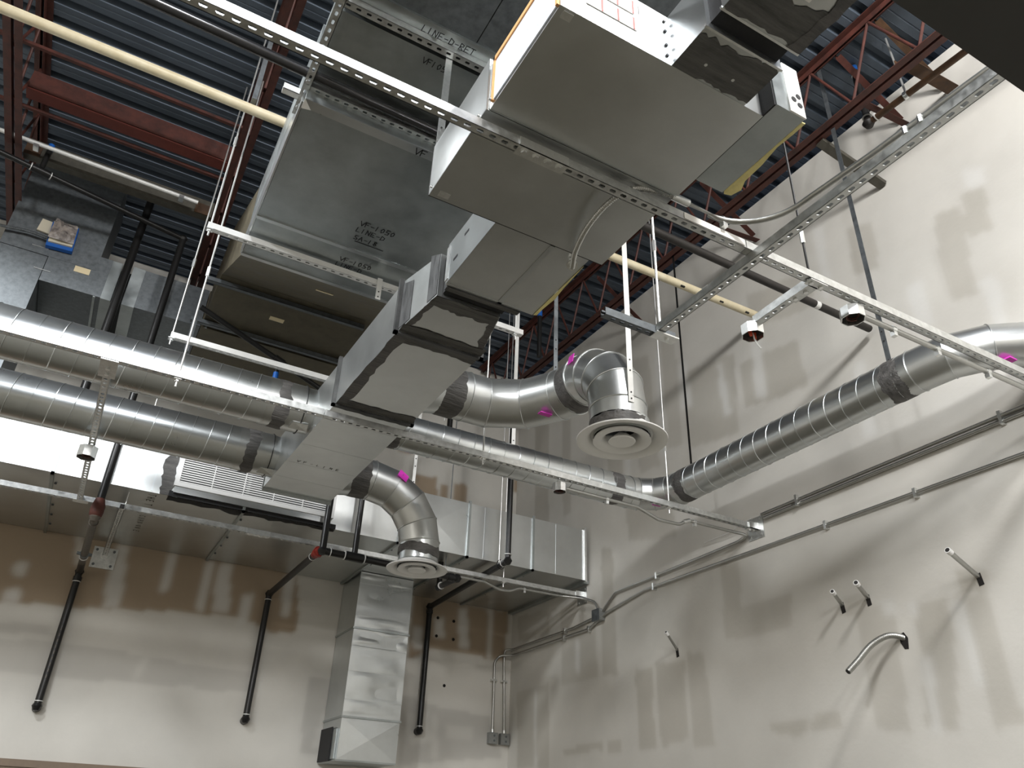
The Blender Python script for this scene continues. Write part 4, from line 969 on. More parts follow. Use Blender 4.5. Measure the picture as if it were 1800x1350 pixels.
strap('hanger_strap', 'grey strap holding the wall spiral duct near its right end', (XC, 2.5024, ZC2 + RD - 0.03), roof_z(2.7), w=0.034, m='galv_old', ax='y')
strap('hanger_strap', 'black strap holding the wall spiral duct near the corner elbow', (XC - 0.02, 4.324, ZC2 + RD - 0.02), roof_z(4.7), w=0.022, m='black', ax='y')
strap('hanger_strap', 'long white strap down to the spiral duct behind the big elbow', (2.5944, YDD, ZC2 + RD - 0.01), roof_z(5.2) - 0.3, w=0.032)

# --- big diffuser assembly ----------------------------------------------
RB = 0.161
YA, ZE = 4.066, 4.120
t = thing('duct_elbow', (2.116, 3.956, ZE), 'gored elbow leaving the trunk toward the big round diffuser', 'elbow')
XE = 2.369
obj('tap', MB().cyl((1.5272, YA, ZE - 0.01), (1.6376, YA, ZE), RB + 0.01, RB, n=48, caps=False), 'galv_spiral', t)
EL = [(1.6008, YA, ZE), (1.8216, YA, ZE)] + [tuple(p) for p in arc((1.8584, 3.588, ZE), (1, 0, 0), (0, 1, 0), 0.492, math.pi / 2 - 0.26, 0.26, 2)] + [(XE, 3.6156, ZE), (XE, 3.496, ZE)]
gored(t, EL, RB)
ragged_band((1.6284, YA, ZE), (1.7664, YA, ZE), RB, 'mastic', 'sealant', t, seed=41)
band_tie(t, (1.5962, YA, ZE), 'x', RB)
obj('pink_label', MB().box((2.1896, 3.7076, ZE - RB - 0.004), (2.2724, 3.7444, ZE - RB + 0.004)), 'pink', t)
t = thing('duct_elbow', (XE, 3.266, ZE), 'gored elbow turning down onto the big round diffuser', 'elbow')
RV = 0.331
E2 = [(XE, 3.5144, ZE), (XE, 3.473, ZE)] + [(XE, 3.487 - RV * math.sin(a), ZE - RV + RV * math.cos(a)) for a in (0.40, 0.80, 1.20)] + [(XE, 3.487 - RV, ZE - RV - 0.02), (XE, 3.487 - RV, ZE - RV - 0.10)]
gored(t, E2, RB + 0.001)
YN = 3.487 - RV
ragged_band((XE, 3.6018, ZE), (XE, 3.4868, ZE), RB + 0.001, 'mastic', 'sealant', t, seed=42)
b = MB().poly([(0, 0, 0)] * 0 + [(XE - 0.152, 3.4224, ZE + 0.092), (XE - 0.152, 3.3672, ZE + 0.092), (XE - 0.164, 3.3672, ZE + 0.03), (XE - 0.164, 3.4224, ZE + 0.03)], (-0.0037, 0, 0.0009)); obj('pink_label', b, 'pink', t, smooth=0)
def diffuser(c, r, rn, neck, lab):
    x, y, z = c; t = thing('round_diffuser', c, lab, 'diffuser', 'round ceiling diffusers')
    obj('neck', MB().cyl((x, y, z + 0.02), (x, y, z + neck), rn, n=48, caps=False), 'galv_spiral', t)
    obj('neck_bead', MB().lathe([(rn, 0.05), (rn + 0.006, 0.056), (rn, 0.062)], (x, y, z)), 'galv_spiral', t)
    k = r / 0.27
    obj('outer_cone', MB().lathe([(rn * 0.98, 0.04), (0.20 * k, 0.030), (0.262 * k, 0.012), (0.27 * k, 0.006), (0.269 * k, 0.0), (0.262 * k, -0.001), (0.24 * k, 0.004), (0.205 * k, 0.014), (0.185 * k, 0.030), (0.172 * k, 0.075)], (x, y, z), 64), 'white', t)
    obj('middle_cone', MB().lathe([(0.12 * k, 0.06), (0.165 * k, 0.012), (0.162 * k, 0.0), (0.172 * k, -0.004), (0.15 * k, -0.004), (0.118 * k, 0.006), (0.098 * k, 0.03), (0.088 * k, 0.07)], (x, y, z), 56), 'white', t)
    obj('center_cone', MB().lathe([(0.02 * k, 0.05), (0.07 * k, 0.010), (0.080 * k, -0.003), (0.077 * k, -0.008), (0.04 * k, -0.006), (0.0005, -0.005)], (x, y, z), 40), 'white', t)
    obj('throat', MB().lathe([(0.0005, 0.085), (rn * 0.96, 0.085)], (x, y, z), 40), 'darkbox', t)
    b = MB()
    for a in range(3): b.beam((x, y, z + 0.045), (x + 0.16 * k * math.cos(a * 2.1 + 0.4), y + 0.16 * k * math.sin(a * 2.1 + 0.4), z + 0.045), 0.012, 0.02)
    o = obj('spider_bracket', b, 'galv_old', t)
    return t
ZN = 3.582
diffuser((XE + 0.02, YN, ZN), 0.253, 0.158, ZE - RV - 0.10 - ZN + 0.005, 'bigger white round diffuser, nearer the camera beside the right wall')
e = COL.objects['duct_elbow.003'] if 'duct_elbow.003' in COL.objects else t
ragged_band((XE, YN, ZE - RV - 0.10), (XE, YN, ZE - RV - 0.155), RB + 0.001, 'mastic', 'sealant', t, seed=43)
strap('hanger_strap', 'white strap screwed to the neck of the big round diffuser', (XE - 0.03, YN - 0.164, ZE - RV - 0.05), roof_z(3.3), w=0.036)
strap('hanger_strap', 'grey strap holding the elbow behind the big diffuser', (2.3, 3.7168, ZE + RB - 0.02), roof_z(4.0), w=0.03, m='galv_old')
# --- small diffuser assembly --------------------------------------------
Y2, X2 = 5.722, 2.268
t = thing('duct_elbow', (2.116, Y2, 3.904), 'gored elbow from the trunk end down to the small diffuser', 'elbow')
R2 = 0.46
E3 = [(1.5824, Y2, ZE), (1.794, Y2, ZE)] + [(X2 - R2 + R2 * math.sin(a), Y2, ZE - R2 + R2 * math.cos(a)) for a in (0.39, 0.785, 1.18)] + [(X2, Y2, ZE - R2 + 0.02), (X2, Y2, ZE - R2 - 0.03)]
gored(t, E3, RB)
obj('tap', MB().cyl((1.518, Y2, ZE - 0.01), (1.6192, Y2, ZE), RB + 0.008, RB, n=48, caps=False), 'galv_spiral', t)
ragged_band((1.61, Y2, ZE), (1.748, Y2, ZE), RB + 0.001, 'mastic', 'sealant', t, seed=51)
ragged_band((X2, Y2, ZE - R2 - 0.02), (X2, Y2, ZE - R2 - 0.085), RB + 0.001, 'mastic', 'sealant', t, seed=52)
band_tie(t, (1.5824, Y2, ZE), 'x', RB)
nd = Vector((0.276, -0.782, 0.3864)).normalized()
b = MB(); pc = Vector((1.9688, Y2, ZE - 0.03)) + nd * (RB + 0.004); uu = nd.cross(Vector((0.782, 0, -0.414))).normalized(); vv = nd.cross(uu)
b.poly([pc + uu * 0.05 + vv * 0.045, pc - uu * 0.05 + vv * 0.045, pc - uu * 0.05 - vv * 0.045, pc + uu * 0.05 - vv * 0.045], nd * 0.002); obj('pink_label', b, 'pink', t, smooth=0)
diffuser((X2, Y2, 3.467), 0.241, 0.158, ZE - R2 - 0.03 - 3.467 + 0.005, 'smaller looking white round diffuser, farther away in front of the rear strut')
strap('hanger_strap', 'thin white strap holding the small diffuser elbow', (2.1712, Y2 + 0.02, 4.1432), 6.4, w=0.026)

# --- rear rectangular duct along the back wall ---------------------------
YR0, ZR0, ZR1 = 6.67, 3.99, 4.53
d = thing('rectangular_duct', (1.0, 7.45, ZR0), 'very long bright rectangular duct along the back wall carrying the vent grille', 'duct')
joints = [-3.2, -1.85, -0.44, 1.02, 2.43, 3.14, 3.87, 4.50]
for k, (a, c) in enumerate(zip(joints, joints[1:])):
    if 2.3 < a < 3.0:
        obj('duct_section', MB().box((a + 0.004, YR0 + 0.002, ZR0), (c - 0.004, 8.285, ZR1)), 'galv', d)
        cross_break('cross_broken_panel', (a + 0.004, YR0, ZR0), (c - a - 0.008, 0, 0), (0, 0, ZR1 - ZR0), (0, -1, 0), 'galv_spiral', d, 0.010)
    else:
        obj('duct_section', MB().box((a + 0.004, YR0, ZR0), (c - 0.004, 8.285, ZR1)), 'galv', d)
for x in joints[1:-1]:
    b = MB().box((x - 0.012, YR0 - 0.020, ZR0 - 0.022), (x + 0.012, YR0, ZR1 + 0.02)); b.box((x - 0.012, YR0 - 0.02, ZR0 - 0.022), (x + 0.012, 8.285, ZR0))
    obj('flange_joint', b, 'galv_dark', d)
    for j in range(5):
        obj('clip_bolt', MB().cyl((x + 0.03, 6.9 + 0.28 * j, ZR0 - 0.012), (x + 0.03, 6.9 + 0.28 * j, ZR0 - 0.001), 0.010, n=6), 'galv_old', d)
for x in (-0.75, -0.10, 0.28, 2.05, 3.32, 3.62, 4.15): obj('stiffening_bead', MB().box((x - 0.006, YR0 - 0.004, ZR0 + 0.01), (x + 0.006, YR0, ZR1 - 0.01)), 'galv_spiral', d)
obj('end_cap_angle', MB().box((4.49, YR0 - 0.025, ZR0 - 0.02), (4.515, YR0 + 0.02, ZR1 + 0.02)), 'zinc', d)
obj('end_cap_angle', MB().box((4.49, YR0, ZR0 - 0.03), (4.552, 8.28, ZR0)), 'galv_dark', d)
for x in (-0.43, 3.15, 4.0, 4.16): pass
t = thing('return_grille', (1.1, 6.55, 4.1), 'white louvred return grille on the front of the rear duct, sealant smeared around', 'grille')
gx0, gx1, gz0, gz1 = 0.43, 1.79, 4.075, 4.405
GY = 6.63
for a, c in (((gx0, GY, gz0), (gx1, YR0 - 0.002, gz0 + 0.035)), ((gx0, GY, gz1 - 0.035), (gx1, YR0 - 0.002, gz1)), ((gx0, GY, gz0 + 0.035), (gx0 + 0.035, YR0 - 0.002, gz1 - 0.035)), ((gx1 - 0.035, GY, gz0 + 0.035), (gx1, YR0 - 0.002, gz1 - 0.035))):
    obj('frame_rail', MB().box(a, c), 'white', t)
obj('backing', MB().box((gx0 + 0.03, YR0 - 0.006, gz0 + 0.03), (gx1 - 0.03, YR0 - 0.003, gz1 - 0.03)), 'galv_old', t)
bl = MB().hexa([(-0.645, -0.012, -0.008), (0.645, -0.012, -0.008), (0.645, 0.012, 0.002), (-0.645, 0.012, 0.002), (-0.645, -0.014, 0.002), (0.645, -0.014, 0.002), (0.645, 0.012, 0.005), (-0.645, 0.012, 0.005)])
me, c = mesh_of('louvre_blade', bl, 'white', 0)
nb = 13
for k in range(nb): inst('louvre_blade', me, Vector(((gx0 + gx1) / 2, GY + 0.016, gz0 + 0.045 + (gz1 - gz0 - 0.09) * k / (nb - 1))), t)
for k in range(1, 5):
    x = gx0 + 0.035 + (gx1 - gx0 - 0.07) * k / 5; obj('mullion', MB().box((x - 0.004, GY + 0.002, gz0 + 0.03), (x + 0.004, GY + 0.010, gz1 - 0.03)), 'white', t)
sl = obj('sheet_collar', MB().box((gx0 + 0.01, GY + 0.01, gz0 - 0.055), (gx1 - 0.02, YR0, gz0 - 0.002)), 'galv', t)
ragged_patch('sealant', (gx0 - 0.02, YR0 - 0.003, ZR0 - 0.001), (1.42, 0, 0), (0, 0.10, 0), dn, 'flex', t, 0.05, 30, seed=61, lift=0.002)
ragged_patch('sealant', (gx0 - 0.02, YR0 - 0.001, ZR0), (1.42, 0, 0), (0, 0, 0.05), (0, -1, 0), 'flex', t, 0.008, 30, seed=62, lift=0.002)
ragged_patch('sealant', (gx0 - 0.005, YR0 - 0.001, ZR0), (0, 0, 0.5), (-0.09, 0, 0), (0, -1, 0), 'mastic', t, 0.03, 20, seed=63, lift=0.002)
# drop duct (riser) down the back wall
d = thing('drop_duct', (2.75, 7.95, 2.25), 'rectangular galvanized drop duct descending the back wall below the small diffuser', 'duct')
fx0, fx1, fy = 2.462, 3.045, 7.74
zs_ = [3.985, 3.94, 3.42, 2.60, 2.24]
secs = [(3.425, 3.985), (2.605, 3.415), (2.235, 2.595)]
for z0, z1 in secs:
    obj('duct_section', MB().box((fx0, fy + 0.002, z0), (fx1, 8.29, z1)), 'galv_spiral', d)
def dented(z0, z1, seed, m='galv_spiral', amp=0.006):
    nx, nz = 22, 18; g = smooth_noise((nx, nz), (3, 3), seed); vv = []
    for i in range(nx):
        for j in range(nz):
            ed = min(i, nx - 1 - i, 3) / 3 * min(j, nz - 1 - j, 3) / 3
            vv.append((fx0 + (fx1 - fx0) * i / (nx - 1), fy - g[i, j] * amp * 0.55 * ed - 0.001, z0 + (z1 - z0) * j / (nz - 1)))
    return obj('front_panel', MB().add(vv, [(i * nz + j, (i + 1) * nz + j, (i + 1) * nz + j + 1, i * nz + j + 1) for i in range(nx - 1) for j in range(nz - 1)]), m, d, smooth=180)
dented(3.55, 3.87, 71); dented(3.43, 3.545, 72); dented(3.245, 3.41, 73, amp=0.012); dented(3.02, 3.24, 74); dented(2.76, 3.015, 75, amp=0.010); dented(2.61, 2.755, 76); dented(3.875, 3.98, 77)
cross_break('cross_broken_panel', (fx0, fy, 2.238), (fx1 - fx0, 0, 0), (0, 0, 0.355), (0, -1, 0), 'galv_spiral', d, 0.012)
for z in (3.42, 2.60):
    b = MB().box((fx0 - 0.012, fy - 0.014, z - 0.008), (fx1 + 0.012, fy + 0.002, z + 0.008)); b.box((fx0 - 0.012, fy, z - 0.008), (fx0, 8.29, z + 0.008)); obj('slip_joint', b, 'galv_dark', d)
for z in (3.872, 3.548, 3.243, 3.018, 2.758): obj('bead', MB().box((fx0, fy - 0.005, z - 0.004), (fx1, fy + 0.002, z + 0.004)), 'galv_spiral', d)
obj('bottom_lip', MB().box((fx0 - 0.01, fy - 0.002, 2.222), (fx1 + 0.0, 8.29, 2.236)), 'galv_dark', d)
obj('side_flange', MB().box((fx0 - 0.018, 7.80, 2.24), (fx0 - 0.002, 8.25, 2.50)), 'galv_dark', d)
obj('black_gasket', MB().box((fx0 - 0.028, 7.90, 2.23), (fx0 - 0.018, 8.25, 2.52)), 'flex', d)

# --- old dull ducts at the upper left -------------------------------------
d = thing('roof_drop_duct', (-1.05, 7.1, 5.8), 'dull grey drop duct from the roof with a damper motor', 'duct')
obj('upper_section', MB().box((-1.43, 6.80, 5.955), (-0.665, 7.5, 7.05)), 'galv_old', d)
obj('lower_section', MB().box((-1.43, 6.802, 4.75), (-1.055, 7.5, 5.95)), 'galv_old', d)
for z, x in ((6.02, -1.2), (5.80, -1.12)):
    obj('drive_cleat', MB().box((x, 6.795, z), (x + 0.13, 6.80, z + 0.008)), 'zinc', d)
t = thing('damper_actuator', (-1.0, 6.74, 6.15), 'plastic wrapped damper motor with blue base on the dull roof duct', 'motor')
def slab(name, c, w, h, dep, m, rot, p=t):
    x, y, z = c; a = Vector((math.cos(rot), 0, math.sin(rot))); k = Vector((-math.sin(rot), 0, math.cos(rot)))
    P = [Vector(c) + a * i * w / 2 + k * j * h / 2 for i, j in ((-1, -1), (1, -1), (1, 1), (-1, 1))]
    return obj(name, MB().hexa([q + Vector((0, dep / 2, 0)) for q in P] + [q - Vector((0, dep / 2, 0)) for q in P]), m, p)
slab('blue_base', (-1.0, 6.765, 6.16), 0.21, 0.26, 0.05, 'blue', 0.06)
slab('white_frame', (-1.0, 6.735, 6.175), 0.19, 0.22, 0.03, 'beige', 0.06)
b = MB(); g = smooth_noise((12, 12), (4, 4), 5); vv = [(-1.09 + 0.185 * i / 11 + 0.01 * g[j, i], 6.712 - 0.022 * abs(g[i, j]) - 0.03 * min(i, 11 - i, j, 11 - j, 3) / 3, 6.09 + 0.20 * j / 11 + 0.008 * g[i, j]) for i in range(12) for j in range(12)]
obj('plastic_wrap', b.add(vv, [(i * 12 + j, (i + 1) * 12 + j, (i + 1) * 12 + j + 1, i * 12 + j + 1) for i in range(11) for j in range(11)]), 'plastic_wrap', t)
slab('mounting_plate', (-1.14, 6.785, 6.235), 0.13, 0.13, 0.02, 'beige', -0.08)
obj('flexible_whip', ribbed(spline([(-1.10, 6.75, 6.10), (-1.25, 6.74, 6.105), (-1.45, 6.74, 6.08), (-1.70, 6.74, 6.07)], 6), 0.013), 'galv_old', t)
d = thing('rectangular_duct', (-0.75, 7.2, 5.7), 'dull duct stub with cream sticker right of the roof duct', 'duct')
obj('duct_section', MB().box((-1.050, 6.803, 5.70), (-0.56, 7.6, 6.115)), 'galv_old', d)
obj('end_flange', MB().box((-0.56, 6.797, 5.69), (-0.475, 7.6, 6.11)), 'galv_dark', d)
obj('sticker', MB().box((-0.83, 6.798, 5.885), (-0.705, 6.8025, 5.945)), 'cream', d)
obj('bottom_strip', MB().box((-0.62, 6.81, 5.692), (-0.60, 7.5, 5.70)), 'galv_dark', d)
t = thing('canvas_connector', (-0.44, 7.2, 5.7), 'black canvas joint in the dull ducts at left', 'connector')
obj('canvas', MB().box((-0.475, 6.86, 5.74), (-0.385, 7.55, 6.07)), 'flex', t)
d = thing('rectangular_duct', (0.0, 7.2, 5.7), 'dull rear duct between black canvas joint and far right dark faces', 'duct')
obj('end_flange', MB().box((-0.385, 6.797, 5.69), (-0.28, 7.6, 6.115)), 'galv_dark', d)
obj('duct_section', MB().box((-0.28, 6.803, 5.70), (0.30, 7.6, 6.115)), 'galv_old', d)
obj('duct_section', MB().box((0.305, 6.803, 5.70), (2.3, 7.6, 6.115)), 'galv_shaded', d)
obj('bottom_strip', MB().box((-0.33, 6.81, 5.692), (-0.31, 7.5, 5.70)), 'galv_dark', d)
obj('standing_seam', MB().box((0.34, 6.795, 5.70), (0.36, 6.803, 6.115)), 'galv_dark', d)

# ------------------------------------------------------------------ pipes
def elbow_fit(t, p, r, m='black'):
    b = MB().lathe([(0.0005, -r), (r * 0.6, -r * 0.8), (r, 0), (r * 0.6, r * 0.8), (0.0005, r)], p, 16)
    return obj('elbow', b, m, t)
def collar(t, p, d, r, m='black', L=0.03, name='coupling'):
    p = Vector(p); d = Vector(d).normalized(); return obj(name, MB().cyl(p - d * L / 2, p + d * L / 2, r, n=18), m, t)
def sealring(t, p, d, r): return collar(t, p, d, r, 'whitesteel', 0.006, 'thread_seal_tape')
PR = 0.030
# gas pipe 1 (left)
YW = 8.235
t = thing('gas_pipe', (-0.06, 8.2, 2.5), 'leftmost black pipe, dropping from the roof then down the back wall', 'pipe', 'black pipes down the back wall')
obj('pipe', MB().cyl((-0.06, 6.53, 3.72), (-0.06, 6.53, 6.40), PR, n=16), 'black', t)
obj('union', MB().lathe([(0.03, -0.075), (0.045, -0.06), (0.050, -0.03), (0.050, 0.02), (0.040, 0.05), (0.034, 0.075), (0.030, 0.08)], (-0.06, 6.53, 3.73), 10), 'rustpipe', t)
elbow_fit(t, (-0.06, 6.53, 3.66), 0.042, 'greypipe')
obj('pipe', MB().cyl((-0.06, 6.53, 3.66), (-0.06, YW - 0.35, 3.66), PR, n=16), 'greypipe', t)
collar(t, (-0.06, 6.66, 3.66), (0, 1, 0), 0.036, 'greypipe', 0.02)
obj('pipe', MB().cyl((-0.06, YW - 0.35, 3.66), (-0.06, YW, 3.66), PR, n=16), 'blackscuff', t)
f = obj('pipe_clamp', MB().cyl((-0.06, 7.60, 3.66), (-0.06, 7.63, 3.66), 0.037, n=18).box((-0.12, 7.60, 3.65), (0.0, 7.63, 3.67)), 'galv_old', t)
sealring(t, (-0.06, 7.70, 3.66), (0, 1, 0), 0.038)
elbow_fit(t, (-0.06, YW, 3.66), 0.042); collar(t, (-0.06, YW, 3.59), (0, 0, 1), 0.037, 'black', 0.04); sealring(t, (-0.06, YW, 3.565), (0, 0, 1), 0.034)
obj('pipe', MB().cyl((-0.06, YW, 2.50), (-0.06, YW, 3.66), PR, n=16), 'black', t)
sealring(t, (-0.06, YW, 2.535), (0, 0, 1), 0.036); elbow_fit(t, (-0.06, YW, 2.495), 0.043); obj('wall_stub', MB().cyl((-0.06, YW, 2.495), (-0.06, 8.299, 2.485), 0.036, n=16), 'black', t)
# print along the pipe
for k in range(9): obj('pipe_print', MB().box((-0.066, YW - PR - 0.001, 2.72 + 0.05 * k), (-0.058, YW - PR + 0.002, 2.745 + 0.05 * k)), 'greypipe', t)
# horizontal feed at the top left with two tees
t = thing('gas_pipe', (-0.9, 6.3, 6.3), 'black pipe slanting across the upper left in front of the dull roof duct', 'pipe')
obj('pipe', MB().cyl((-1.87, 6.00, 6.32), (-0.06, 6.53, 6.40), 0.024, n=14), 'black', t)
elbow_fit(t, (-0.06, 6.53, 6.40), 0.04)
obj('tee', MB().cyl((-1.31, 6.164, 6.345), (-1.18, 6.202, 6.351), 0.034, n=14), 'black', t)
obj('riser', MB().cyl((-1.245, 6.160, 6.36), (-1.245, 6.160, 6.58), 0.022, n=12), 'black', t)
obj('blue_cap', MB().cyl((-1.245, 6.160, 6.57), (-1.245, 6.160, 6.63), 0.025, n=12), 'blue', t)
for s in (-0.075, 0.075): sealring(t, (-1.245 + s, 6.183 + s * 0.29, 6.348), (1, 0.29, 0.04), 0.034)
# sprinkler drop line under the rear duct between trunk and rods
t = thing('gas_pipe', (0.7, 6.2, 5.3), 'dark pipe with blue capped branch crossing below the rear duct', 'pipe')
obj('pipe', MB().cyl((0.235, 6.15, 5.50), (1.75, 6.55, 5.14), 0.024, n=14), 'black', t)
obj('tee', MB().cyl((0.95, 6.34, 5.330), (1.04, 6.364, 5.309), 0.034, n=14), 'black', t)
obj('branch', MB().cyl((0.995, 6.352, 5.32), (0.995, 6.352, 5.18), 0.022, n=12), 'black', t)
obj('blue_cap', MB().cyl((0.995, 6.352, 5.19), (0.995, 6.352, 5.12), 0.025, n=12), 'blue', t)
# another vertical pipe at left, wide and dark
t = thing('drain_pipe', (-0.40, 6.70, 5.5), 'wide dark pipe rising in the gap between the dull ducts', 'pipe')
obj('pipe', MB().cyl((-0.43, 6.74, 4.6), (-0.43, 6.74, 6.9), 0.035, n=16), 'black', t)
# gas pipe 2
t = thing('gas_pipe', (1.7, 8.2, 2.6), 'middle black pipe on the back wall, left of the drop duct', 'pipe', 'black pipes down the back wall')
ZP = 3.735; YP = 6.53
obj('pipe', MB().cyl((1.71, YP, ZP), (1.71, YP, 5.0), PR, n=16), 'black', t)
elbow_fit(t, (1.71, YP, ZP), 0.042); elbow_fit(t, (1.69, YP + 0.06, ZP), 0.05, 'redfit')
obj('red_valve', MB().cyl((1.69, YP + 0.03, ZP), (1.69, YP + 0.15, ZP), 0.045, 0.036, n=10), 'redfit', t)
obj('pipe', MB().cyl((1.69, YP + 0.1, ZP), (1.685, YW, ZP), PR, n=16), 'blackscuff', t); sealring(t, (1.69, YP + 0.22, ZP), (0, 1, 0), 0.034)
elbow_fit(t, (1.685, YW, ZP), 0.042); sealring(t, (1.685, YW, ZP - 0.06), (0, 0, 1), 0.035)
obj('pipe', MB().cyl((1.685, YW, 2.56), (1.685, YW, ZP), PR, n=16), 'black', t)
sealring(t, (1.685, YW, 2.59), (0, 0, 1), 0.036); elbow_fit(t, (1.685, YW, 2.55), 0.043); obj('wall_stub', MB().cyl((1.685, YW, 2.55), (1.685, 8.299, 2.54), 0.036, n=16), 'black', t)
obj('pipe', MB().cyl((1.71, YP, ZP), (3.02, YP + 0.06, ZP), PR, n=16), 'black', t)
obj('tee', MB().cyl((1.92, YP + 0.01, ZP), (2.08, YP + 0.017, ZP), 0.04, n=16), 'black', t)
obj('pipe', MB().cyl((2.0, YP + 0.015, ZP), (2.0, YP + 0.015, 5.0), 0.026, n=14), 'black', t)
for x in (1.78, 1.91, 2.09): sealring(t, (x, YP + 0.01, ZP), (1, 0, 0), 0.041)
elbow_fit(t, (3.02, YP + 0.06, ZP), 0.042); collar(t, (2.95, YP + 0.057, ZP), (1, 0, 0), 0.038, 'black', 0.05)
obj('pipe', MB().cyl((3.02, YP + 0.06, ZP), (3.0, YP + 0.42, ZP), PR * 0.9, n=14), 'black', t)
elbow_fit(t, (3.0, YP + 0.42, ZP), 0.042); sealring(t, (3.0, YP + 0.37, ZP), (0, 1, 0), 0.036)
obj('pipe', MB().cyl((3.0, YP + 0.42, ZP), (3.0, YP + 0.42, 3.98), PR * 0.9, n=14), 'black', t)
# gas pipe 3
t = thing('gas_pipe', (3.45, 8.2, 2.6), 'right hand black pipe on the back wall, right of the drop duct', 'pipe', 'black pipes down the back wall')
ZQ, YQ, XQ = 3.925, 6.38, 3.435
obj('pipe', MB().cyl((XQ, YQ, ZQ), (XQ, YQ, 5.9), PR * 0.92, n=16), 'black', t)
elbow_fit(t, (XQ, YQ, ZQ), 0.042); sealring(t, (XQ, YQ, ZQ + 0.06), (0, 0, 1), 0.036); sealring(t, (XQ, YQ + 0.09, ZQ), (0, 1, 0), 0.036)
obj('pipe', MB().cyl((XQ, YQ, ZQ), (XQ + 0.03, YW, ZQ - 0.045), PR, n=16), 'black', t)
obj('hanger_ring', MB().tube([(XQ - 0.05 * math.cos(a) * 0, YQ + 0.14, ZQ) + Vector((0.038 * math.cos(a), 0, 0.045 * math.sin(a))) if False else Vector((XQ + 0.040 * math.cos(a), YQ + 0.14, ZQ + 0.045 * math.sin(a))) for a in np.linspace(0, 2 * math.pi, 17)], 0.004, 6, caps=False), 'black', t)
elbow_fit(t, (XQ + 0.03, YW, ZQ - 0.045), 0.044); collar(t, (XQ + 0.03, YW, ZQ - 0.10), (0, 0, 1), 0.038, 'black', 0.04)
obj('pipe', MB().cyl((XQ + 0.03, YW, 2.61), (XQ + 0.03, YW, ZQ - 0.045), PR, n=16), 'black', t)
sealring(t, (XQ + 0.03, YW, 2.64), (0, 0, 1), 0.036); elbow_fit(t, (XQ + 0.03, YW, 2.60), 0.043); obj('wall_stub', MB().cyl((XQ + 0.03, YW, 2.60), (XQ + 0.03, 8.299, 2.595), 0.036, n=16), 'black', t)
rod('hanger_rod', 'thin rod holding the right hand black pipe', XQ - 0.02, YQ + 0.14, ZQ + 0.05, roof_z(6.5), r=0.0045, nut=False)

# long black pipe over the air handler, ending at the right wall
t = thing('drain_pipe', (2.0, 2.86, 4.965), 'long scuffed black pipe crossing above the struts, cut off near the right wall', 'pipe')
obj('pipe', MB().cyl((-1.2, 2.83, 4.955), (1.3, 2.875, 4.955), 0.027, n=18), 'blackgloss', t)
obj('pipe', MB().cyl((1.3, 2.875, 4.955), (4.50, 2.93, 4.965), 0.027, n=18), 'blackscuff', t)
obj('white_tape', MB().cyl((3.93, 2.920, 4.963), (3.97, 2.921, 4.963), 0.0285, n=18), 'whitesteel', t)
obj('hook', MB().tube([(3.80, 2.918, 5.04), (3.80, 2.918, 5.01), (3.79, 2.925, 4.99)], 0.006, 6), 'zinc', t)
# cream pvc pipe
t = thing('pvc_pipe', (1.6, 3.95, 5.69), 'cream plastic pipe crossing behind the ducts to the right wall', 'pipe')
obj('pipe', MB().cyl((-2.2, 3.97, 5.69), (4.535, 3.945, 5.69), 0.034, n=20), 'pvc', t)
for x, dz in ((3.66, -0.025), (4.08, -0.02), (4.37, -0.022)):
    obj('burn_mark', MB().box((x - 0.02, 3.92, 5.69 + dz - 0.01), (x + 0.02, 3.935, 5.69 + dz)), 'ink', t)
obj('pipe_hanger', MB().box((0.10, 3.90, 5.73), (0.13, 4.0, 6.36)), 'galv_old', t)
obj('pipe_hanger', MB().box((3.90, 3.89, 5.73), (3.98, 4.0, 5.75)), 'whitesteel', t)
# upright black pipe with blue cap and long pipe at upper right
t = thing('sprinkler_pipe', (3.9, 2.0, 6.2), 'black pipe with blue cap and elbow beside the right wall', 'pipe')
P0 = Vector((4.20, 2.36, 6.39)); PT = Vector((4.20, 2.36, 6.97)); PE = Vector((4.20, 1.20, 6.31))
obj('pipe', MB().cyl(P0, PT, 0.026, n=16), 'black', t)
obj('blue_cap', MB().cyl(PT, PT + Vector((0, 0, 0.05)), 0.028, n=14), 'blue', t)
sealring(t, PT - Vector((0, 0, 0.05)), (0, 0, 1), 0.029); elbow_fit(t, P0, 0.046, 'blackscuff'); sealring(t, P0 + Vector((0, 0, 0.06)), (0, 0, 1), 0.036); sealring(t, P0 + Vector((0, -0.07, 0)), (0, 1, 0), 0.036)
obj('pipe', MB().cyl(P0, PE, 0.024, n=16), 'oldsteel', t)
obj('rod', MB().cyl((4.20, 2.04, 6.38), (4.20, 2.06, 7.02), 0.008, n=8), 'rod', t)
obj('ring_hanger', MB().cyl((4.20, 2.025, 6.367), (4.20, 2.055, 6.369), 0.032, n=16), 'zinc', t)
# small sprinkler cross pipe far behind, under the deck
t = thing('sprinkler_pipe', (3.2, 6.5, 6.0), 'small dark sprinkler piping with blue head below the far deck', 'pipe')
obj('pipe', MB().cyl((2.95, 6.9, 5.72), (3.35, 6.5, 5.95), 0.012, n=10), 'greypipe', t)
obj('pipe', MB().cyl((2.95, 6.9, 5.40), (2.95, 6.9, 5.72), 0.03, n=12), 'black', t)
obj('riser', MB().cyl((3.45, 5.9, 5.95), (3.45, 5.9, 6.45), 0.024, n=12), 'black', t)
obj('blue_cap', MB().cyl((3.45, 5.9, 6.45), (3.45, 5.9, 6.52), 0.026, n=12), 'blue', t)

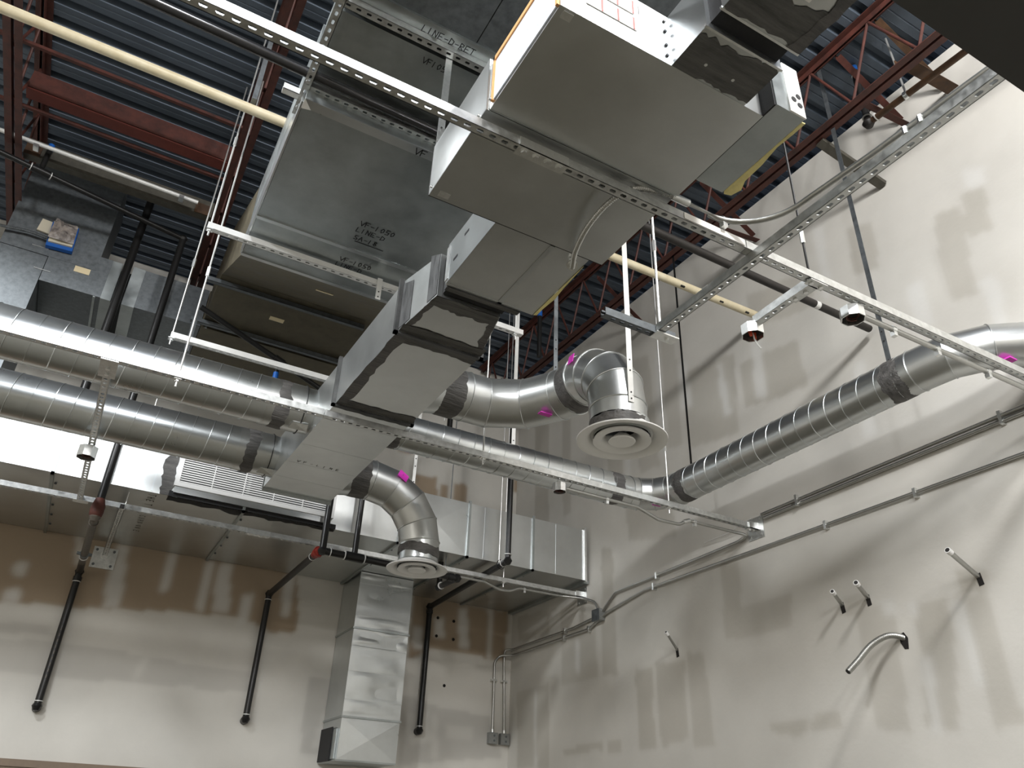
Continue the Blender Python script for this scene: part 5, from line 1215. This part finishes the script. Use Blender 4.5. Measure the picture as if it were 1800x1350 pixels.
# conduit stubs poking out of the right wall
stubs = [((2.656, 3.063), (4.28, 2.625, 3.175), 0.015, 'right hand long', 'under the spiral duct elbow'), ((3.425, 3.104), (4.36, 3.335, 3.165), 0.015, 'middle', 'with torn wall slot'),
         ((3.636, 3.098), (4.40, 3.562, 3.165), 0.013, 'left short', 'next to the torn one'), ((5.375, 3.075), (4.42, 5.33, 3.215), 0.011, 'lone thin', 'above the grey wall patches')]
for k, ((y, z), e, r, a, s) in enumerate(stubs):
    t = thing('conduit_stub', (4.55, y, z), '%s conduit stub in the right wall %s' % (a, s), 'conduit', 'conduit stubs in the right wall')
    e = Vector(e); w0 = Vector((4.575, y, z + 0.01)); m_ = w0.lerp(e, 0.35) + Vector((0, 0, -0.0))
    obj('tube', MB().tube([w0 + Vector((0.0, 0.0, -0.05)), w0, m_, e], r, 12), 'emt', t)
    d_ = (e - m_).normalized(); obj('end_bushing', MB().cyl(e - d_ * 0.03, e + d_ * 0.004, r + 0.003, n=14), 'white', t)
    obj('bore', MB().cyl(e + d_ * 0.004, e + d_ * 0.006, r - 0.002, n=12), 'darkbox', t)
    b = MB().poly([(4.5585, y + 0.012, z + 0.025), (4.5585, y - 0.020, z + 0.034), (4.5585, y - 0.028, z - 0.036), (4.5585, y + 0.004, z - 0.042)], (-0.0015, 0, 0)); obj('wall_hole', b, 'hole', t, smooth=0)
t = thing('flexible_conduit', (4.5, 3.25, 2.78), 'curved ribbed flexible conduit drooping from a hole in the right wall', 'conduit')
pts = spline([(4.60, 3.215, 2.80), (4.55, 3.225, 2.83), (4.46, 3.26, 2.83), (4.36, 3.31, 2.77), (4.25, 3.345, 2.665), (4.18, 3.37, 2.60)], 8)
obj('hose', ribbed(pts, 0.0185, 0.07, 0.010), 'emt', t)
obj('bore', MB().cyl(pts[-1] + (pts[-1] - pts[-2]).normalized() * 0.001, pts[-1] + (pts[-1] - pts[-2]).normalized() * 0.003, 0.015, n=14), 'darkbox', t)
b = MB().poly([(4.5585, 3.246, 2.80), (4.5585, 3.246, 2.848), (4.5585, 3.21, 2.858), (4.5585, 3.188, 2.82), (4.5585, 3.198, 2.755), (4.5585, 3.225, 2.758)], (-0.0015, 0, 0)); obj('wall_hole', b, 'hole', t, smooth=0)

# ------------------------------------------------------------------ marker writing
GL = {'V': [[(0, 1), (.35, 0), (.75, 1.05)]], 'F': [[(0.05, 0), (0, 1), (.6, 1.02)], [(.02, .55), (.45, .55)]], '-': [[(.1, .45), (.55, .5)]], '1': [[(.2, 1), (.15, 0)]],
      '0': [[(.3, 1), (.05, .6), (.2, .02), (.5, .3), (.5, .8), (.3, 1)]], '5': [[(.6, 1), (.1, 1), (.08, .55), (.5, .5), (.45, .05), (.02, 0)]], 'L': [[(.05, 1), (0, 0), (.5, .03)]],
      'I': [[(.2, 1), (.18, 0)]], 'N': [[(0, 0), (.05, 1), (.5, 0.02), (.55, 1)]], 'E': [[(.55, 1), (.02, .98), (0, 0), (.55, .02)], [(.02, .5), (.45, .5)]], 'D': [[(.05, 0), (.08, 1), (.6, .7), (.55, .2), (.0, 0)]],
      'S': [[(.55, .95), (.15, .95), (.1, .6), (.5, .4), (.45, .05), (0, .05)]], 'A': [[(0, 0), (.3, 1), (.6, 0)], [(.12, .4), (.5, .4)]], '8': [[(.3, .55), (.08, .8), (.3, 1), (.5, .8), (.3, .55), (.05, .25), (.3, 0), (.55, .25), (.3, .55)]],
      'R': [[(.02, 0), (.05, 1), (.5, .85), (.45, .55), (.05, .5), (.55, 0)]], 'T': [[(0, 1), (.6, 1)], [(.3, 1), (.28, 0)]], 'H': [[(0, 0), (0, 1)], [(.5, 0), (.5, 1)], [(0, .5), (.5, .5)]], 'C': [[(.55, .9), (.2, 1), (.02, .5), (.2, 0), (.55, .1)]],
      'U': [[(0, 1), (.05, .1), (.3, 0), (.5, .15), (.55, 1)]], 'B': [[(0, 0), (.02, 1), (.45, .85), (.05, .52), (.5, .3), (.0, 0)]], 'O': [[(.3, 1), (.03, .55), (.25, 0), (.55, .45), (.3, 1)]], 'X': [[(0, 1), (.5, 0)], [(.5, 1), (0, 0)]], '3': [[(.05, .95), (.5, .9), (.2, .55), (.5, .3), (.05, .02)]]}
def write(text, P, U, V, size, N, parent, m='ink', wgt=0.13, adv=0.78, name='marker_writing'):
    P, U, V, N = Vector(P), Vector(U).normalized(), Vector(V).normalized(), Vector(N).normalized(); b = MB(); x = 0
    for ch in text:
        for s in GL.get(ch, []):
            for (ax, ay), (cx, cy) in zip(s, s[1:]):
                a = P + U * (x + ax) * size + V * ay * size; c = P + U * (x + cx) * size + V * cy * size; d = (c - a)
                if d.length < 1e-6: continue
                d.normalize(); q = d.cross(N).normalized() * size * wgt / 2; e = d * size * wgt * 0.4
                b.add([a - e + q + N * .0008, a - e - q + N * .0008, c + e - q + N * .0008, c + e + q + N * .0008], [(0, 1, 2, 3)])
        x += adv if ch != ' ' else 0.6
    o = obj(name, b, m, parent, smooth=0); o['kind'] = 'stuff'
    return o
dnv = (0, 0, -1); zv = 4.8605
# letters are read from below: right is +x, up is toward the camera side (-y)
def low(text, x, y, size, parent, z=zv, m='ink', skew=0.0, **k): return write(text, (x, y, z), (1, skew, 0), (skew, -1, 0), size, dnv, parent, m, **k)
low('VF-1050', 0.875, 3.70, 0.042, v); low('LINE-D', 0.875, 3.765, 0.040, v); low('SA-18', 0.885, 3.84, 0.040, v)
obj('underline', MB().box((0.90, 3.855, 4.8592), (1.09, 3.860, 4.8605)), 'ink', v, smooth=0)
low('VF-1050', 0.875, 4.09, 0.040, v); low('LINE-D', 0.87, 4.15, 0.038, v)
low('VF', 0.93, 2.985, 0.045, v, z=4.8555)
low('LINE-D-RET', 0.69, 2.355, 0.036, r_, z=4.9715); low('VF1050', 0.765, 2.53, 0.034, s_, z=4.9895)
back_duct = [o for o in COL.objects if o.name.startswith('rectangular_duct') and 'back wall' in o.get('label', '')][0]
write('THE T', (0.27, 6.72, ZR0 - 0.001), (0, 1, 0), (1, 0, 0), 0.055, dnv, back_duct, 'inkfaint', adv=1.3)
write('CURB ON E', (0.27, 7.30, ZR0 - 0.001), (0, 1, 0), (1, 0, 0), 0.045, dnv, back_duct, 'inkfaint', adv=1.5)
trunk = [o for o in COL.objects if o.name.startswith('trunk_duct')][0]
write('VF-LINE', (1.086, 5.24, ZB - 0.001), (1, 0, 0), (0, -1, 0), 0.03, dnv, trunk, 'inkfaint', adv=1.6)
